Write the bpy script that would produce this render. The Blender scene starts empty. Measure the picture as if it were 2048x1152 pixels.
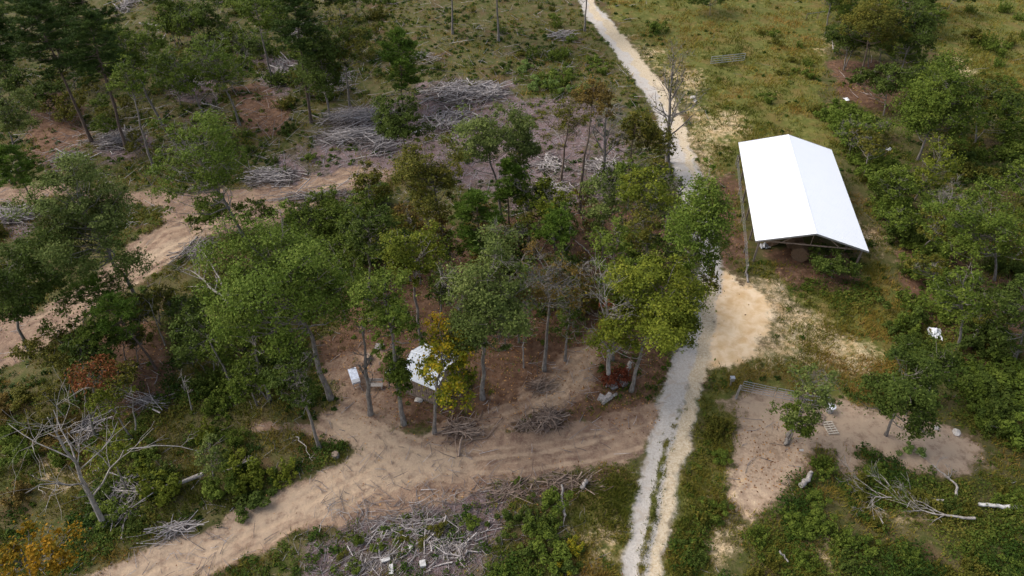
import bpy, math, random
import numpy as np
from mathutils import Vector, Matrix

SC = bpy.context.scene
COL = SC.collection
R = math.radians

# ------------------------------------------------------------------ camera, light, exposure
CAM_H = 42.0
PITCH = R(42)
FPX = 1365.0
cam = bpy.data.cameras.new("camera")
cam.sensor_width = 36.0
cam.lens = 36.0 * FPX / 2048.0
cam.clip_start = 0.5
cam.clip_end = 6000
camo = bpy.data.objects.new("camera", cam)
COL.objects.link(camo)
camo.location = (0, 0, CAM_H)
camo.rotation_euler = (R(90) - PITCH, 0, 0)
SC.camera = camo

SUN_EL, SUN_AZ = R(44), R(-78)      # azimuth measured from +y towards +x
world = bpy.data.worlds.new("World")
SC.world = world
world.use_nodes = True
wn = world.node_tree.nodes
wl = world.node_tree.links
wn.clear()
sky = wn.new('ShaderNodeTexSky')
sky.sky_type = 'NISHITA'
sky.sun_disc = False
sky.sun_elevation = SUN_EL
sky.sun_rotation = SUN_AZ
sky.dust_density = 3.0
sky.ozone_density = 1.0
bgd = wn.new('ShaderNodeBackground')
bgd.inputs['Strength'].default_value = 0.135
wo = wn.new('ShaderNodeOutputWorld')
hsv = wn.new('ShaderNodeHueSaturation')      # thin cloud takes most of the blue out of the sky
hsv.inputs['Saturation'].default_value = 0.6
wl.new(sky.outputs[0], hsv.inputs['Color'])
wl.new(hsv.outputs[0], bgd.inputs[0])
wl.new(bgd.outputs[0], wo.inputs[0])

sun = bpy.data.lights.new("sun", 'SUN')
sun.energy = 1.5
sun.angle = R(42)
sun.color = (1.0, 0.95, 0.88)
suno = bpy.data.objects.new("sun", sun)
COL.objects.link(suno)
sd = Vector((math.sin(SUN_AZ) * math.cos(SUN_EL), math.cos(SUN_AZ) * math.cos(SUN_EL), math.sin(SUN_EL)))
suno.rotation_euler = sd.to_track_quat('Z', 'Y').to_euler()
suno.location = (0, 40, 60)

vs = SC.view_settings
SC.display_settings.display_device = 'sRGB'
vs.view_transform = 'Standard'
vs.look = 'None'
vs.exposure = 0.9
vs.gamma = 1
vs.use_curve_mapping = False

# ------------------------------------------------------------------ noise and terrain
def _hash(ix, iy, s):
    h = (ix.astype(np.int64) * 374761393 + iy.astype(np.int64) * 668265263 + s * 1442695041) & 0xFFFFFFFF
    h = ((h ^ (h >> 13)) * 1274126177) & 0xFFFFFFFF
    h = (h ^ (h >> 16)) & 0xFFFFFFFF
    return h / 4294967295.0

def vnoise(x, y, s=0):
    x = np.asarray(x, float); y = np.asarray(y, float)
    ix = np.floor(x); iy = np.floor(y)
    fx = x - ix; fy = y - iy
    fx = fx * fx * (3 - 2 * fx); fy = fy * fy * (3 - 2 * fy)
    a = _hash(ix, iy, s); b = _hash(ix + 1, iy, s)
    c = _hash(ix, iy + 1, s); d = _hash(ix + 1, iy + 1, s)
    return (a * (1 - fx) + b * fx) * (1 - fy) + (c * (1 - fx) + d * fx) * fy

def fbm(x, y, s=0, o=4):
    t = 0; a = 0.5; n = 0
    for i in range(o):
        t = t + a * vnoise(x, y, s + i * 17); n += a
        x = x * 2.03 + 11.3; y = y * 2.01 + 5.7; a *= 0.5
    return t / n

def hfun(x, y):
    x = np.asarray(x, float); y = np.asarray(y, float)
    near = np.clip(1 - np.maximum(np.abs(x) - 120, 0) / 200, 0, 1)
    return ((fbm(x / 17, y / 17, 3, 3) - .5) * 1.1 + (fbm(x / 3.1, y / 3.1, 9, 3) - .5) * .34) * near

ca, sa = math.cos(PITCH), math.sin(PITCH)
def ray(px, py):
    u = (px - 1024) / FPX; v = -(py - 576) / FPX
    return np.array([u, ca + v * sa, -sa + v * ca])

def P(px, py, dz=0.0):
    """ground point seen at a pixel of the 2048 x 1152 photograph"""
    r = ray(px, py); z = 0.0
    for _ in range(4):
        t = (z - CAM_H) / r[2]
        x, y = r[0] * t, r[1] * t
        z = float(hfun(x, y))
    return np.array([x, y, z + dz])

def Pz(px, py, z):
    r = ray(px, py); t = (z - CAM_H) / r[2]
    return np.array([r[0] * t, r[1] * t, z])

def proj(x, y, z):
    zz = z - CAM_H
    d = y * ca - zz * sa
    v = y * sa + zz * ca
    return 1024 + FPX * x / d, 576 - FPX * v / d

# ------------------------------------------------------------------ mesh helpers
class Geo:
    def __init__(s):
        s.v = []; s.f = []; s.n = 0; s.a = []
    def add(s, V, F, a=None):
        V = np.asarray(V, np.float32).reshape(-1, 3); F = np.asarray(F, np.int32)
        s.v.append(V); s.f.append(F + s.n)
        s.a.append(np.full(len(V), .5, np.float32) if a is None else np.broadcast_to(np.asarray(a, np.float32), (len(V),)))
        s.n += len(V)
    def build(s, name, mat, parent=None, smooth=False, attr=False):
        me = bpy.data.meshes.new(name)
        V = np.concatenate(s.v)
        tot = [f.shape[1] for f in s.f for _ in (0,)]
        loops = np.concatenate([f.ravel() for f in s.f])
        cnt = np.concatenate([np.full(len(f), f.shape[1], np.int32) for f in s.f])
        start = np.concatenate([[0], np.cumsum(cnt)[:-1]]).astype(np.int32)
        me.vertices.add(len(V)); me.vertices.foreach_set('co', V.ravel())
        me.loops.add(len(loops)); me.loops.foreach_set('vertex_index', loops.astype(np.int32))
        me.polygons.add(len(cnt)); me.polygons.foreach_set('loop_start', start)
        me.polygons.foreach_set('loop_total', cnt)
        me.polygons.foreach_set('use_smooth', np.full(len(cnt), bool(smooth), bool))
        if attr:
            at = me.attributes.new('rnd', 'FLOAT', 'POINT')
            at.data.foreach_set('value', np.concatenate(s.a))
        me.update(calc_edges=True)
        me.materials.append(mat)
        o = bpy.data.objects.new(name, me)
        COL.objects.link(o)
        if parent is not None: o.parent = parent
        return o

def box(g, c, s, rz=0.0, M=None, a=None):
    """box with centre c, full size s"""
    c = np.array(c, float); h = np.array(s, float) / 2
    V = np.array([[x, y, z] for x in (-1, 1) for y in (-1, 1) for z in (-1, 1)], float) * h
    if M is not None: V = V @ np.array(M, float).T
    co, si = math.cos(rz), math.sin(rz)
    V = np.stack([V[:, 0] * co - V[:, 1] * si, V[:, 0] * si + V[:, 1] * co, V[:, 2]], 1) + c
    F = [[0, 1, 3, 2], [4, 6, 7, 5], [0, 4, 5, 1], [2, 3, 7, 6], [0, 2, 6, 4], [1, 5, 7, 3]]
    g.add(V, F, a)

def beam(g, a, b, w, h=None, up=(0, 0, 1)):
    """square beam from a to b"""
    h = w if h is None else h
    a = np.array(a, float); b = np.array(b, float)
    t = b - a; L = np.linalg.norm(t); t /= L
    u = np.cross(t, up); n = np.linalg.norm(u)
    u = np.array([1., 0, 0]) if n < 1e-4 else u / n
    v = np.cross(u, t)
    V = []
    for p in (a, b):
        for i, j in ((-1, -1), (1, -1), (1, 1), (-1, 1)):
            V.append(p + u * i * w / 2 + v * j * h / 2)
    F = [[0, 1, 2, 3], [7, 6, 5, 4], [0, 4, 5, 1], [1, 5, 6, 2], [2, 6, 7, 3], [3, 7, 4, 0]]
    g.add(V, F)

def tube(g, pts, rad, n=6, a=None, cap=True):
    pts = np.asarray(pts, float); m = len(pts)
    rad = np.broadcast_to(np.asarray(rad, float), (m,))
    t = np.gradient(pts, axis=0); t /= np.linalg.norm(t, axis=1)[:, None] + 1e-9
    ref = np.array([0., 0, 1]) if abs(t[:, 2].mean()) < .8 else np.array([1., 0, 0])
    u = np.cross(t, ref); u /= np.linalg.norm(u, axis=1)[:, None] + 1e-9
    w = np.cross(t, u)
    th = np.arange(n) * 2 * math.pi / n
    V = pts[:, None] + rad[:, None, None] * (np.cos(th)[None, :, None] * u[:, None] + np.sin(th)[None, :, None] * w[:, None])
    V = V.reshape(-1, 3)
    i = np.arange(m - 1)[:, None] * n; j = np.arange(n)[None]
    k = (j + 1) % n
    F = np.stack([i + j, i + k, i + n + k, i + n + j], -1).reshape(-1, 4)
    g.add(V, F, a)
    if cap and n >= 3 and rad[-1] > .02:
        g.add(V[-n:], [list(range(n))], a)
        g.add(V[:n], [list(range(n))[::-1]], a)

def lathe(g, c, prof, n=24):
    prof = np.array(prof, float); m = len(prof)
    th = np.arange(n) * 2 * math.pi / n
    V = np.stack([prof[:, 0, None] * np.cos(th), prof[:, 0, None] * np.sin(th), np.repeat(prof[:, 1, None], n, 1)], -1).reshape(-1, 3) + np.array(c)
    i = np.arange(m - 1)[:, None] * n; j = np.arange(n)[None]; k = (j + 1) % n
    g.add(V, np.stack([i + j, i + k, i + n + k, i + n + j], -1).reshape(-1, 4))

def tag(o, label=None, cat=None, group=None, kind=None):
    if label: o['label'] = label
    if cat: o['category'] = cat
    if group: o['group'] = group
    if kind: o['kind'] = kind
    return o

def empty(name, loc, label, cat, group=None):
    o = bpy.data.objects.new(name, None)
    o.empty_display_size = .3
    COL.objects.link(o); o.location = loc
    return tag(o, label, cat, group)

def leaves(g, C, rng, size, up=.6, radial=None, rnd=None, asp=.62):
    """one pointed leaf-shaped face at every centre"""
    n = len(C)
    N = rng.normal(size=(n, 3)) * .6
    N[:, 2] += up
    if radial is not None: N += radial * .75
    N /= np.linalg.norm(N, axis=1)[:, None] + 1e-9
    T = np.cross(N, rng.normal(size=(n, 3))); T /= np.linalg.norm(T, axis=1)[:, None] + 1e-9
    B = np.cross(N, T)
    s = (size * rng.uniform(.6, 1.35, n))[:, None]
    V = np.stack([C - T * s * .5, C + B * s * .5 * asp - T * s * .05, C + T * s * .5 - N * s * .12, C - B * s * .5 * asp - T * s * .05], 1).reshape(-1, 3)
    F = np.arange(n * 4).reshape(-1, 4)
    if rnd is None: rnd = rng.uniform(0, 1, n)
    g.add(V, F, np.repeat(np.clip(rnd, 0, 1), 4))

# ------------------------------------------------------------------ materials
def newmat(name):
    m = bpy.data.materials.new(name); m.use_nodes = True
    nt = m.node_tree; nt.nodes.clear()
    return m, nt.nodes, nt.links

def N(nd, t, **k):
    n = nd.new(t)
    for a, b in k.items():
        if a.startswith('i_'):
            n.inputs[a[2:]].default_value = b
        else: setattr(n, a, b)
    return n

def mixc(nd, lk, fac, a, b):
    m = nd.new('ShaderNodeMix'); m.data_type = 'RGBA'
    for sock, v in ((m.inputs['Factor'], fac), (m.inputs['A'], a), (m.inputs['B'], b)):
        if hasattr(v, 'is_linked') or hasattr(v, 'links'): lk.new(v, sock)
        elif isinstance(v, (int, float)): sock.default_value = v
        else: sock.default_value = (*v, 1)
    return m.outputs['Result']

# Mix node has several sockets of one name: pick the colour ones
def mixc(nd, lk, fac, a, b):
    m = nd.new('ShaderNodeMix'); m.data_type = 'RGBA'
    for sock, v in ((m.inputs[0], fac), (m.inputs[6], a), (m.inputs[7], b)):
        if isinstance(v, bpy.types.NodeSocket): lk.new(v, sock)
        elif isinstance(v, (int, float)): sock.default_value = v
        else: sock.default_value = (*v, 1)
    return m.outputs[2]

def noise(nd, lk, co, scale, detail=4, rough=.55, dist=0):
    n = nd.new('ShaderNodeTexNoise')
    n.inputs['Scale'].default_value = scale; n.inputs['Detail'].default_value = detail
    n.inputs['Roughness'].default_value = rough; n.inputs['Distortion'].default_value = dist
    lk.new(co, n.inputs['Vector'])
    return n.outputs['Fac']

def mrange(nd, lk, v, a, b, c=0., d=1., smooth=True):
    n = nd.new('ShaderNodeMapRange')
    if smooth: n.interpolation_type = 'SMOOTHSTEP'
    lk.new(v, n.inputs[0])
    for i, x in enumerate((a, b, c, d)): n.inputs[i + 1].default_value = x
    return n.outputs[0]

def mth(nd, lk, op, a, b=0.):
    n = nd.new('ShaderNodeMath'); n.operation = op
    for s, v in ((n.inputs[0], a), (n.inputs[1], b)):
        if isinstance(v, bpy.types.NodeSocket): lk.new(v, s)
        else: s.default_value = v
    return n.outputs[0]

def leafmat(name, cols, trans=.28, rough=.7):
    cols = [(c[0] * 1.32, c[1] * 1.25, c[2] * .85) for c in cols]
    m, nd, lk = newmat(name)
    at = N(nd, 'ShaderNodeAttribute', attribute_name='rnd')
    rp = nd.new('ShaderNodeValToRGB')
    el = rp.color_ramp.elements
    el[0].position = 0; el[0].color = (*cols[0], 1)
    el[1].position = 1; el[1].color = (*cols[-1], 1)
    for i, c in enumerate(cols[1:-1]):
        e = el.new((i + 1) / (len(cols) - 1)); e.color = (*c, 1)
    lk.new(at.outputs['Fac'], rp.inputs[0])
    p = N(nd, 'ShaderNodeBsdfPrincipled'); p.inputs['Roughness'].default_value = rough
    p.inputs['Specular IOR Level'].default_value = .1
    tr = nd.new('ShaderNodeBsdfTranslucent')
    mx = nd.new('ShaderNodeMixShader'); mx.inputs[0].default_value = trans
    out = nd.new('ShaderNodeOutputMaterial')
    lk.new(rp.outputs[0], p.inputs['Base Color']); lk.new(rp.outputs[0], tr.inputs[0])
    lk.new(p.outputs[0], mx.inputs[1]); lk.new(tr.outputs[0], mx.inputs[2]); lk.new(mx.outputs[0], out.inputs[0])
    return m

def barkmat(name, c1, c2, scale=6., bump=.4):
    m, nd, lk = newmat(name)
    tc = nd.new('ShaderNodeTexCoord')
    mp = nd.new('ShaderNodeMapping'); mp.inputs['Scale'].default_value = (1, 1, .35)
    lk.new(tc.outputs['Object'], mp.inputs[0])
    f = noise(nd, lk, mp.outputs[0], scale, 6, .65)
    f2 = mrange(nd, lk, f, .3, .7)
    c = mixc(nd, lk, f2, c1, c2)
    p = nd.new('ShaderNodeBsdfPrincipled'); p.inputs['Roughness'].default_value = .9
    p.inputs['Specular IOR Level'].default_value = .15
    lk.new(c, p.inputs['Base Color'])
    b = nd.new('ShaderNodeBump'); b.inputs['Strength'].default_value = bump; b.inputs['Distance'].default_value = .05
    lk.new(f, b.inputs['Height']); lk.new(b.outputs[0], p.inputs['Normal'])
    out = nd.new('ShaderNodeOutputMaterial'); lk.new(p.outputs[0], out.inputs[0])
    return m

def stickmat(name, cols):
    """bark whose tone varies from stick to stick"""
    m, nd, lk = newmat(name)
    at = N(nd, 'ShaderNodeAttribute', attribute_name='rnd')
    rp = nd.new('ShaderNodeValToRGB'); el = rp.color_ramp.elements
    el[0].color = (*cols[0], 1); el[1].color = (*cols[-1], 1)
    for i, c in enumerate(cols[1:-1]):
        e = el.new((i + 1) / (len(cols) - 1)); e.color = (*c, 1)
    lk.new(at.outputs['Fac'], rp.inputs[0])
    tc = nd.new('ShaderNodeTexCoord')
    f = noise(nd, lk, tc.outputs['Object'], 5., 4)
    c = mixc(nd, lk, mrange(nd, lk, f, .3, .75, 0., .55), rp.outputs[0], (.07, .055, .045))
    p = nd.new('ShaderNodeBsdfPrincipled'); p.inputs['Roughness'].default_value = .85
    p.inputs['Specular IOR Level'].default_value = .2
    lk.new(c, p.inputs['Base Color'])
    out = nd.new('ShaderNodeOutputMaterial'); lk.new(p.outputs[0], out.inputs[0])
    return m

def plain(name, c1, c2=None, rough=.6, metal=0., scale=3., bump=0.):
    m, nd, lk = newmat(name)
    tc = nd.new('ShaderNodeTexCoord')
    f = noise(nd, lk, tc.outputs['Object'], scale, 6, .6)
    c = mixc(nd, lk, mrange(nd, lk, f, .35, .7), c1, c2 or tuple(x * .7 for x in c1))
    p = nd.new('ShaderNodeBsdfPrincipled'); p.inputs['Roughness'].default_value = rough
    p.inputs['Metallic'].default_value = metal
    lk.new(c, p.inputs['Base Color'])
    if bump:
        b = nd.new('ShaderNodeBump'); b.inputs['Strength'].default_value = bump; b.inputs['Distance'].default_value = .03
        lk.new(f, b.inputs['Height']); lk.new(b.outputs[0], p.inputs['Normal'])
    out = nd.new('ShaderNodeOutputMaterial'); lk.new(p.outputs[0], out.inputs[0])
    return m

L = {
 'green':  leafmat('leaves_green', [(.036, .062, .012), (.078, .112, .022), (.13, .165, .04)]),
 'bright': leafmat('leaves_bright', [(.046, .076, .014), (.086, .128, .026), (.145, .182, .048)]),
 'gray':   leafmat('leaves_grey_green', [(.052, .076, .024), (.09, .12, .042), (.165, .195, .085)]),
 'pale':   leafmat('leaves_pale_green', [(.06, .10, .032), (.105, .16, .055), (.19, .25, .11)]),
 'dark':   leafmat('leaves_dark_green', [(.026, .044, .011), (.052, .078, .019), (.088, .115, .034)]),
 'yg':     leafmat('leaves_yellow_green', [(.055, .075, .012), (.105, .13, .02), (.19, .20, .035)]),
 'olive':  leafmat('leaves_olive', [(.045, .052, .012), (.085, .088, .02), (.15, .125, .03)]),
 'brown':  leafmat('leaves_brown', [(.06, .045, .018), (.105, .075, .027), (.17, .12, .04)]),
 'gold':   leafmat('leaves_gold', [(.07, .10, .014), (.17, .175, .02), (.32, .245, .022), (.42, .24, .02)]),
 'red':    leafmat('leaves_red', [(.05, .065, .018), (.14, .055, .028), (.22, .075, .052)]),
 'crimson': leafmat('leaves_crimson', [(.07, .030, .018), (.12, .032, .024), (.18, .055, .042)]),
 'amber':  leafmat('leaves_amber', [(.07, .08, .012), (.19, .12, .014), (.29, .15, .015)]),
 'pine':   leafmat('needles_dark', [(.018, .036, .012), (.036, .062, .018), (.062, .09, .026)], .12),
 'pineg':  leafmat('needles_bright', [(.03, .062, .012), (.06, .105, .018), (.10, .15, .03)], .15),
}
BARK = {
 'gray': barkmat('bark_grey', (.10, .085, .075), (.25, .225, .20)),
 'pine': barkmat('bark_pine', (.075, .052, .042), (.16, .12, .10)),
 'dead': barkmat('bark_bleached', (.17, .15, .135), (.37, .335, .305)),
 'brown': barkmat('bark_brown', (.08, .055, .042), (.18, .14, .11)),
 'birch': barkmat('bark_white', (.35, .33, .31), (.62, .60, .57), 3.),
}
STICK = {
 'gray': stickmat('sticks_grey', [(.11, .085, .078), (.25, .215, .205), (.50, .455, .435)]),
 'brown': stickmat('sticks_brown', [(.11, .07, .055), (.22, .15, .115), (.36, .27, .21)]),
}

# ------------------------------------------------------------------ ground
def inpoly(u, v, poly):
    poly = np.array(poly, float)
    r = np.zeros(u.shape, bool)
    x0, y0 = poly.min(0); x1, y1 = poly.max(0)
    idx = np.where((u >= x0) & (u <= x1) & (v >= y0) & (v <= y1))
    uu, vv = u[idx], v[idx]
    q = np.zeros(uu.shape, bool)
    n = len(poly); j = n - 1
    for i in range(n):
        xi, yi = poly[i]; xj, yj = poly[j]
        c = ((yi > vv) != (yj > vv))
        with np.errstate(divide='ignore', invalid='ignore'):
            c &= uu < (xj - xi) * (vv - yi) / (yj - yi + 1e-12) + xi
        q ^= c; j = i
    r[idx] = q
    return r

ROADL = [(1150,-30),(1158,0),(1168,25),(1190,55),(1215,85),(1250,135),(1290,190),(1316,240),(1330,290),(1345,340),(1362,400),(1385,470),(1398,530),(1395,580),(1380,640),(1356,690),(1340,740),(1322,800),(1310,850),(1300,900),(1283,960),(1266,1030),(1253,1090),(1240,1175)]
ROADR = [(1180,-30),(1185,0),(1214,30),(1253,80),(1292,130),(1334,175),(1354,210),(1370,260),(1384,300),(1404,350),(1414,400),(1428,470),(1440,520),(1440,570),(1424,620),(1420,680),(1412,740),(1400,800),(1384,850),(1372,900),(1360,960),(1345,1030),(1332,1090),(1322,1175)]
gravel_poly = ROADL + ROADR[::-1]
MED = [((1380,750),(1382,750)),((1366,800),(1371,800)),((1350,840),(1357,840)),((1331,880),(1341,880)),((1322,920),(1333,920)),((1312,960),(1324,960)),((1302,1000),(1315,1000)),((1296,1040),(1309,1040)),((1288,1080),(1300,1080)),((1282,1120),(1292,1120)),((1276,1180),(1286,1180))]
median_poly = [a for a, b in MED] + [b for a, b in MED][::-1]
tan_lane = [(1398,560),(1437,560),(1424,620),(1420,680),(1412,740),(1400,800),(1384,850),(1372,900),(1360,960),(1345,1030),(1332,1090),(1322,1175),(1302,1175),(1310,1090),(1328,1000),(1345,900),(1365,820),(1388,740),(1396,680),(1404,620)]
sand_polys = [
 [(1432,545),(1470,545),(1500,575),(1530,600),(1535,650),(1520,700),(1480,730),(1430,748),(1398,765),(1400,700),(1410,640)],
]
patch_polys = [   # sand showing through thin grass
 [(1270,85),(1310,105),(1360,135),(1410,150),(1425,175),(1400,200),(1375,200),(1340,170),(1300,130)],
 [(1200,5),(1225,30),(1300,110),(1290,125),(1250,80)],
 [(1460,560),(1560,540),(1600,580),(1640,620),(1700,660),(1760,720),(1770,780),(1700,760),(1600,735),(1500,740),(1470,720),(1520,660)],
 [(1370,190),(1420,215),(1500,235),(1500,280),(1440,280),(1400,260),(1370,230)],
 [(1700,430),(1760,445),(1790,480),(1770,520),(1720,500)],
 [(1350,260),(1420,270),(1440,340),(1425,420),(1400,360)],
 [(1640,70),(1665,75),(1670,110),(1640,95)],
 [(2000,300),(2030,320),(2048,380),(2015,360)],
 [(1870,110),(1930,120),(1960,160),(1990,220),(1960,210),(1900,150)],
 [(1430,960),(1500,960),(1520,1000),(1480,1152),(1400,1160),(1420,1050)],
 [(1150,1060),(1250,1000),(1235,1152),(1140,1160)],
 [(1600,1050),(1650,1040),(1720,1160),(1660,1160)],
 [(2020,980),(2060,980),(2060,1060),(2025,1040)],
 [(60,880),(130,880),(150,960),(100,980),(40,930)],
 [(1760,1000),(1850,985),(1880,1020),(1850,1080),(1770,1040)],
]
dirt_polys = [   # lower track
 [(120,1175),(200,1135),(330,1085),(400,1055),(500,1008),(600,958),(680,925),(712,898),(660,870),(500,862),(495,845),(560,842),(640,850),(636,822),(700,815),(760,850),(850,872),(930,868),(1010,862),(1080,858),(1180,838),(1325,800),(1310,860),(1296,905),(1230,925),(1100,945),(1000,960),(900,1000),(800,1030),(640,1055),(520,1100),(400,1175)],
 [(1100,720),(1160,690),(1200,640),(1230,640),(1215,700),(1190,760),(1160,800),(1100,830),(1000,850),(850,878),(860,850),(940,830),(1040,790)],
]
path_polys = [   # upper path
 [(-60,670),(0,640),(110,600),(190,550),(250,500),(310,455),(330,425),(180,400),(90,395),(-60,405),(-60,380),(90,372),(250,378),(400,392),(520,372),(620,355),(740,325),(800,335),(760,365),(660,410),(540,448),(430,470),(370,500),(310,545),(255,580),(190,620),(120,670),(60,720),(0,755),(-60,780)],
]
yard_polys = [   # trodden yard round the shed
 [(640,825),(650,770),(660,720),(700,700),(790,690),(800,760),(815,830),(780,880),(700,860)],
]
litter_polys = [
 [(1468,840),(1540,850),(1620,890),(1600,950),(1520,985),(1462,960)],
 [(630,720),(680,640),(700,560),(820,520),(900,470),(1020,440),(1120,420),(1250,400),(1340,430),(1385,560),(1360,690),(1330,790),(1290,880),(1200,840),(1040,850),(900,862),(780,850),(700,800)],
 [(60,170),(150,200),(190,260),(130,340),(60,330)],
 [(455,165),(540,170),(590,220),(560,270),(480,260)],
 [(200,640),(330,640),(350,780),(280,850),(180,800)],
 [(1650,120),(1760,120),(1820,180),(1790,240),(1680,190)],
 [(1790,480),(1900,480),(1960,560),(2048,560),(2048,760),(1900,780),(1830,640)],
 [(430,470),(500,480),(520,560),(470,560)],
 [(1130,950),(1290,900),(1270,930),(1100,985),(820,1010),(860,980),(1000,958)],
 [(1540,480),(1640,480),(1720,540),(1720,580),(1600,580),(1530,540)],
 [(1420,340),(1470,340),(1490,480),(1480,560),(1440,540)],
 [(0,560),(60,600),(40,640),(-40,640)],
]
chip_polys = [
 [(540,330),(620,280),(700,225),(800,190),(880,160),(1000,160),(1050,205),(1150,200),(1250,270),(1260,350),(1230,400),(1130,420),(1040,420),(960,380),(850,340),(740,340),(640,370),(500,385)],
 [(640,1010),(800,1010),(1000,960),(1110,970),(1000,1020),(980,1080),(990,1175),(620,1175),(600,1120),(700,1070)],
 [(180,270),(290,255),(300,310),(190,320)],
 [(-40,400),(60,420),(70,470),(-40,470)],
 [(500,110),(600,110),(600,180),(530,180)],
 [(340,140),(430,140),(430,210),(350,200)],
]
paddock_polys = [
 [(1470,775),(1560,785),(1660,805),(1740,820),(1860,840),(1960,880),(1975,935),(1900,950),(1830,960),(1760,930),(1690,905),(1640,920),(1600,950),(1560,1000),(1500,1060),(1450,1080),(1440,1000),(1455,880)],
]
olive_polys = [   # mown or grazed grass
 [(1180,-40),(2100,-40),(2100,300),(1960,280),(1900,130),(1800,20),(1660,30),(1640,230),(1700,300),(1470,290),(1380,200),(1240,60)],
 [(1370,200),(1500,220),(1680,290),(1480,300),(1500,500),(1470,520),(1420,400)],
 [(1500,520),(1760,520),(1860,700),(1780,820),(1620,800),(1470,770),(1420,750),(1540,700),(1640,620)],
 [(1180,940),(1290,905),(1250,1175),(1130,1175),(1150,1060),(1080,1000)],
 [(1330,1175),(1400,800),(1470,770),(1450,900),(1420,1175)],
]

STEP = .22
def lines(a, b, lo, hi):
    core = list(np.arange(a, b + STEP / 2, STEP))
    left = []; x = a; s = STEP
    while x > lo: s *= 1.22; x -= s; left.append(x)
    right = []; x = b; s = STEP
    while x < hi: s *= 1.22; x += s; right.append(x)
    return np.array(left[::-1] + core + right)
xs = lines(-96, 96, -2500, 2500)
ys = lines(13, 134, -800, 4000)
GX, GY = np.meshgrid(xs, ys)
GZ = hfun(GX, GY)
front = GY > 6
U, V = proj(GX, np.where(front, GY, 6), GZ)
U = np.where(front, U, -9999.); V = np.where(front, V, -9999.)
mpp = (U[:, 2:] - U[:, :-2])      # pixels per two cells, for the warp
ppm = FPX / np.maximum(GY * ca + CAM_H * sa, 5)
wu = (fbm(GX / 1.6, GY / 1.6, 31, 4) - .5) * 2.2 + (fbm(GX / .5, GY / .5, 47, 2) - .5) * .8
wv = (fbm(GX / 1.6, GY / 1.6, 71, 4) - .5) * 2.2
def mask(polys, warp=1.0, blur=1):
    uu = U + wu * ppm * warp; vv = V + wv * ppm * warp * .7
    m = np.zeros(U.shape, bool)
    for p in polys: m |= inpoly(uu, vv, p)
    m = m.astype(np.float32)
    for _ in range(blur):
        m = (m + np.roll(m, 1, 0) + np.roll(m, -1, 0) + np.roll(m, 1, 1) + np.roll(m, -1, 1)) / 5
    return m
mk_gravel = mask([gravel_poly], .6, 8)
mk_med = mask([median_poly], .22, 1)
mk_tan = np.maximum(mask([tan_lane], .6, 5), .8 * mask([[(1172,-30),(1200,20),(1290,110),(1360,200),(1384,300),(1412,400),(1400,400),(1362,300),(1325,200),(1260,120),(1180,20),(1160,-30)]], .8, 6))
mk_sand = mask(sand_polys, 1.6, 14)
mk_patch = mask(patch_polys, 2.8, 24)
mk_dirt = mask(dirt_polys, .9, 5)
mk_path = mask(path_polys, 1.3, 7)
mk_yard = mask(yard_polys, 2.2, 16)
mk_litter = mask(litter_polys, 2.2, 14)
mk_chip = mask(chip_polys, 2.4, 14)
mk_pad = mask(paddock_polys, 2.6, 16)
mk_olive = np.maximum(mask(olive_polys, 1.5, 8), mk_med)
mk_gravel = mk_gravel * (1 - .97 * mk_med)
def sampler(m):
    def f(x, y):
        i = np.clip(((np.asarray(y) - 13) / STEP).astype(int) + int(np.searchsorted(ys, 13 - 1e-6)), 0, len(ys) - 1)
        j = np.clip(((np.asarray(x) + 96) / STEP).astype(int) + int(np.searchsorted(xs, -96 - 1e-6)), 0, len(xs) - 1)
        return m[i, j]
    return f

GZ = GZ - .06 * mk_gravel - .05 * mk_dirt

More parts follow.
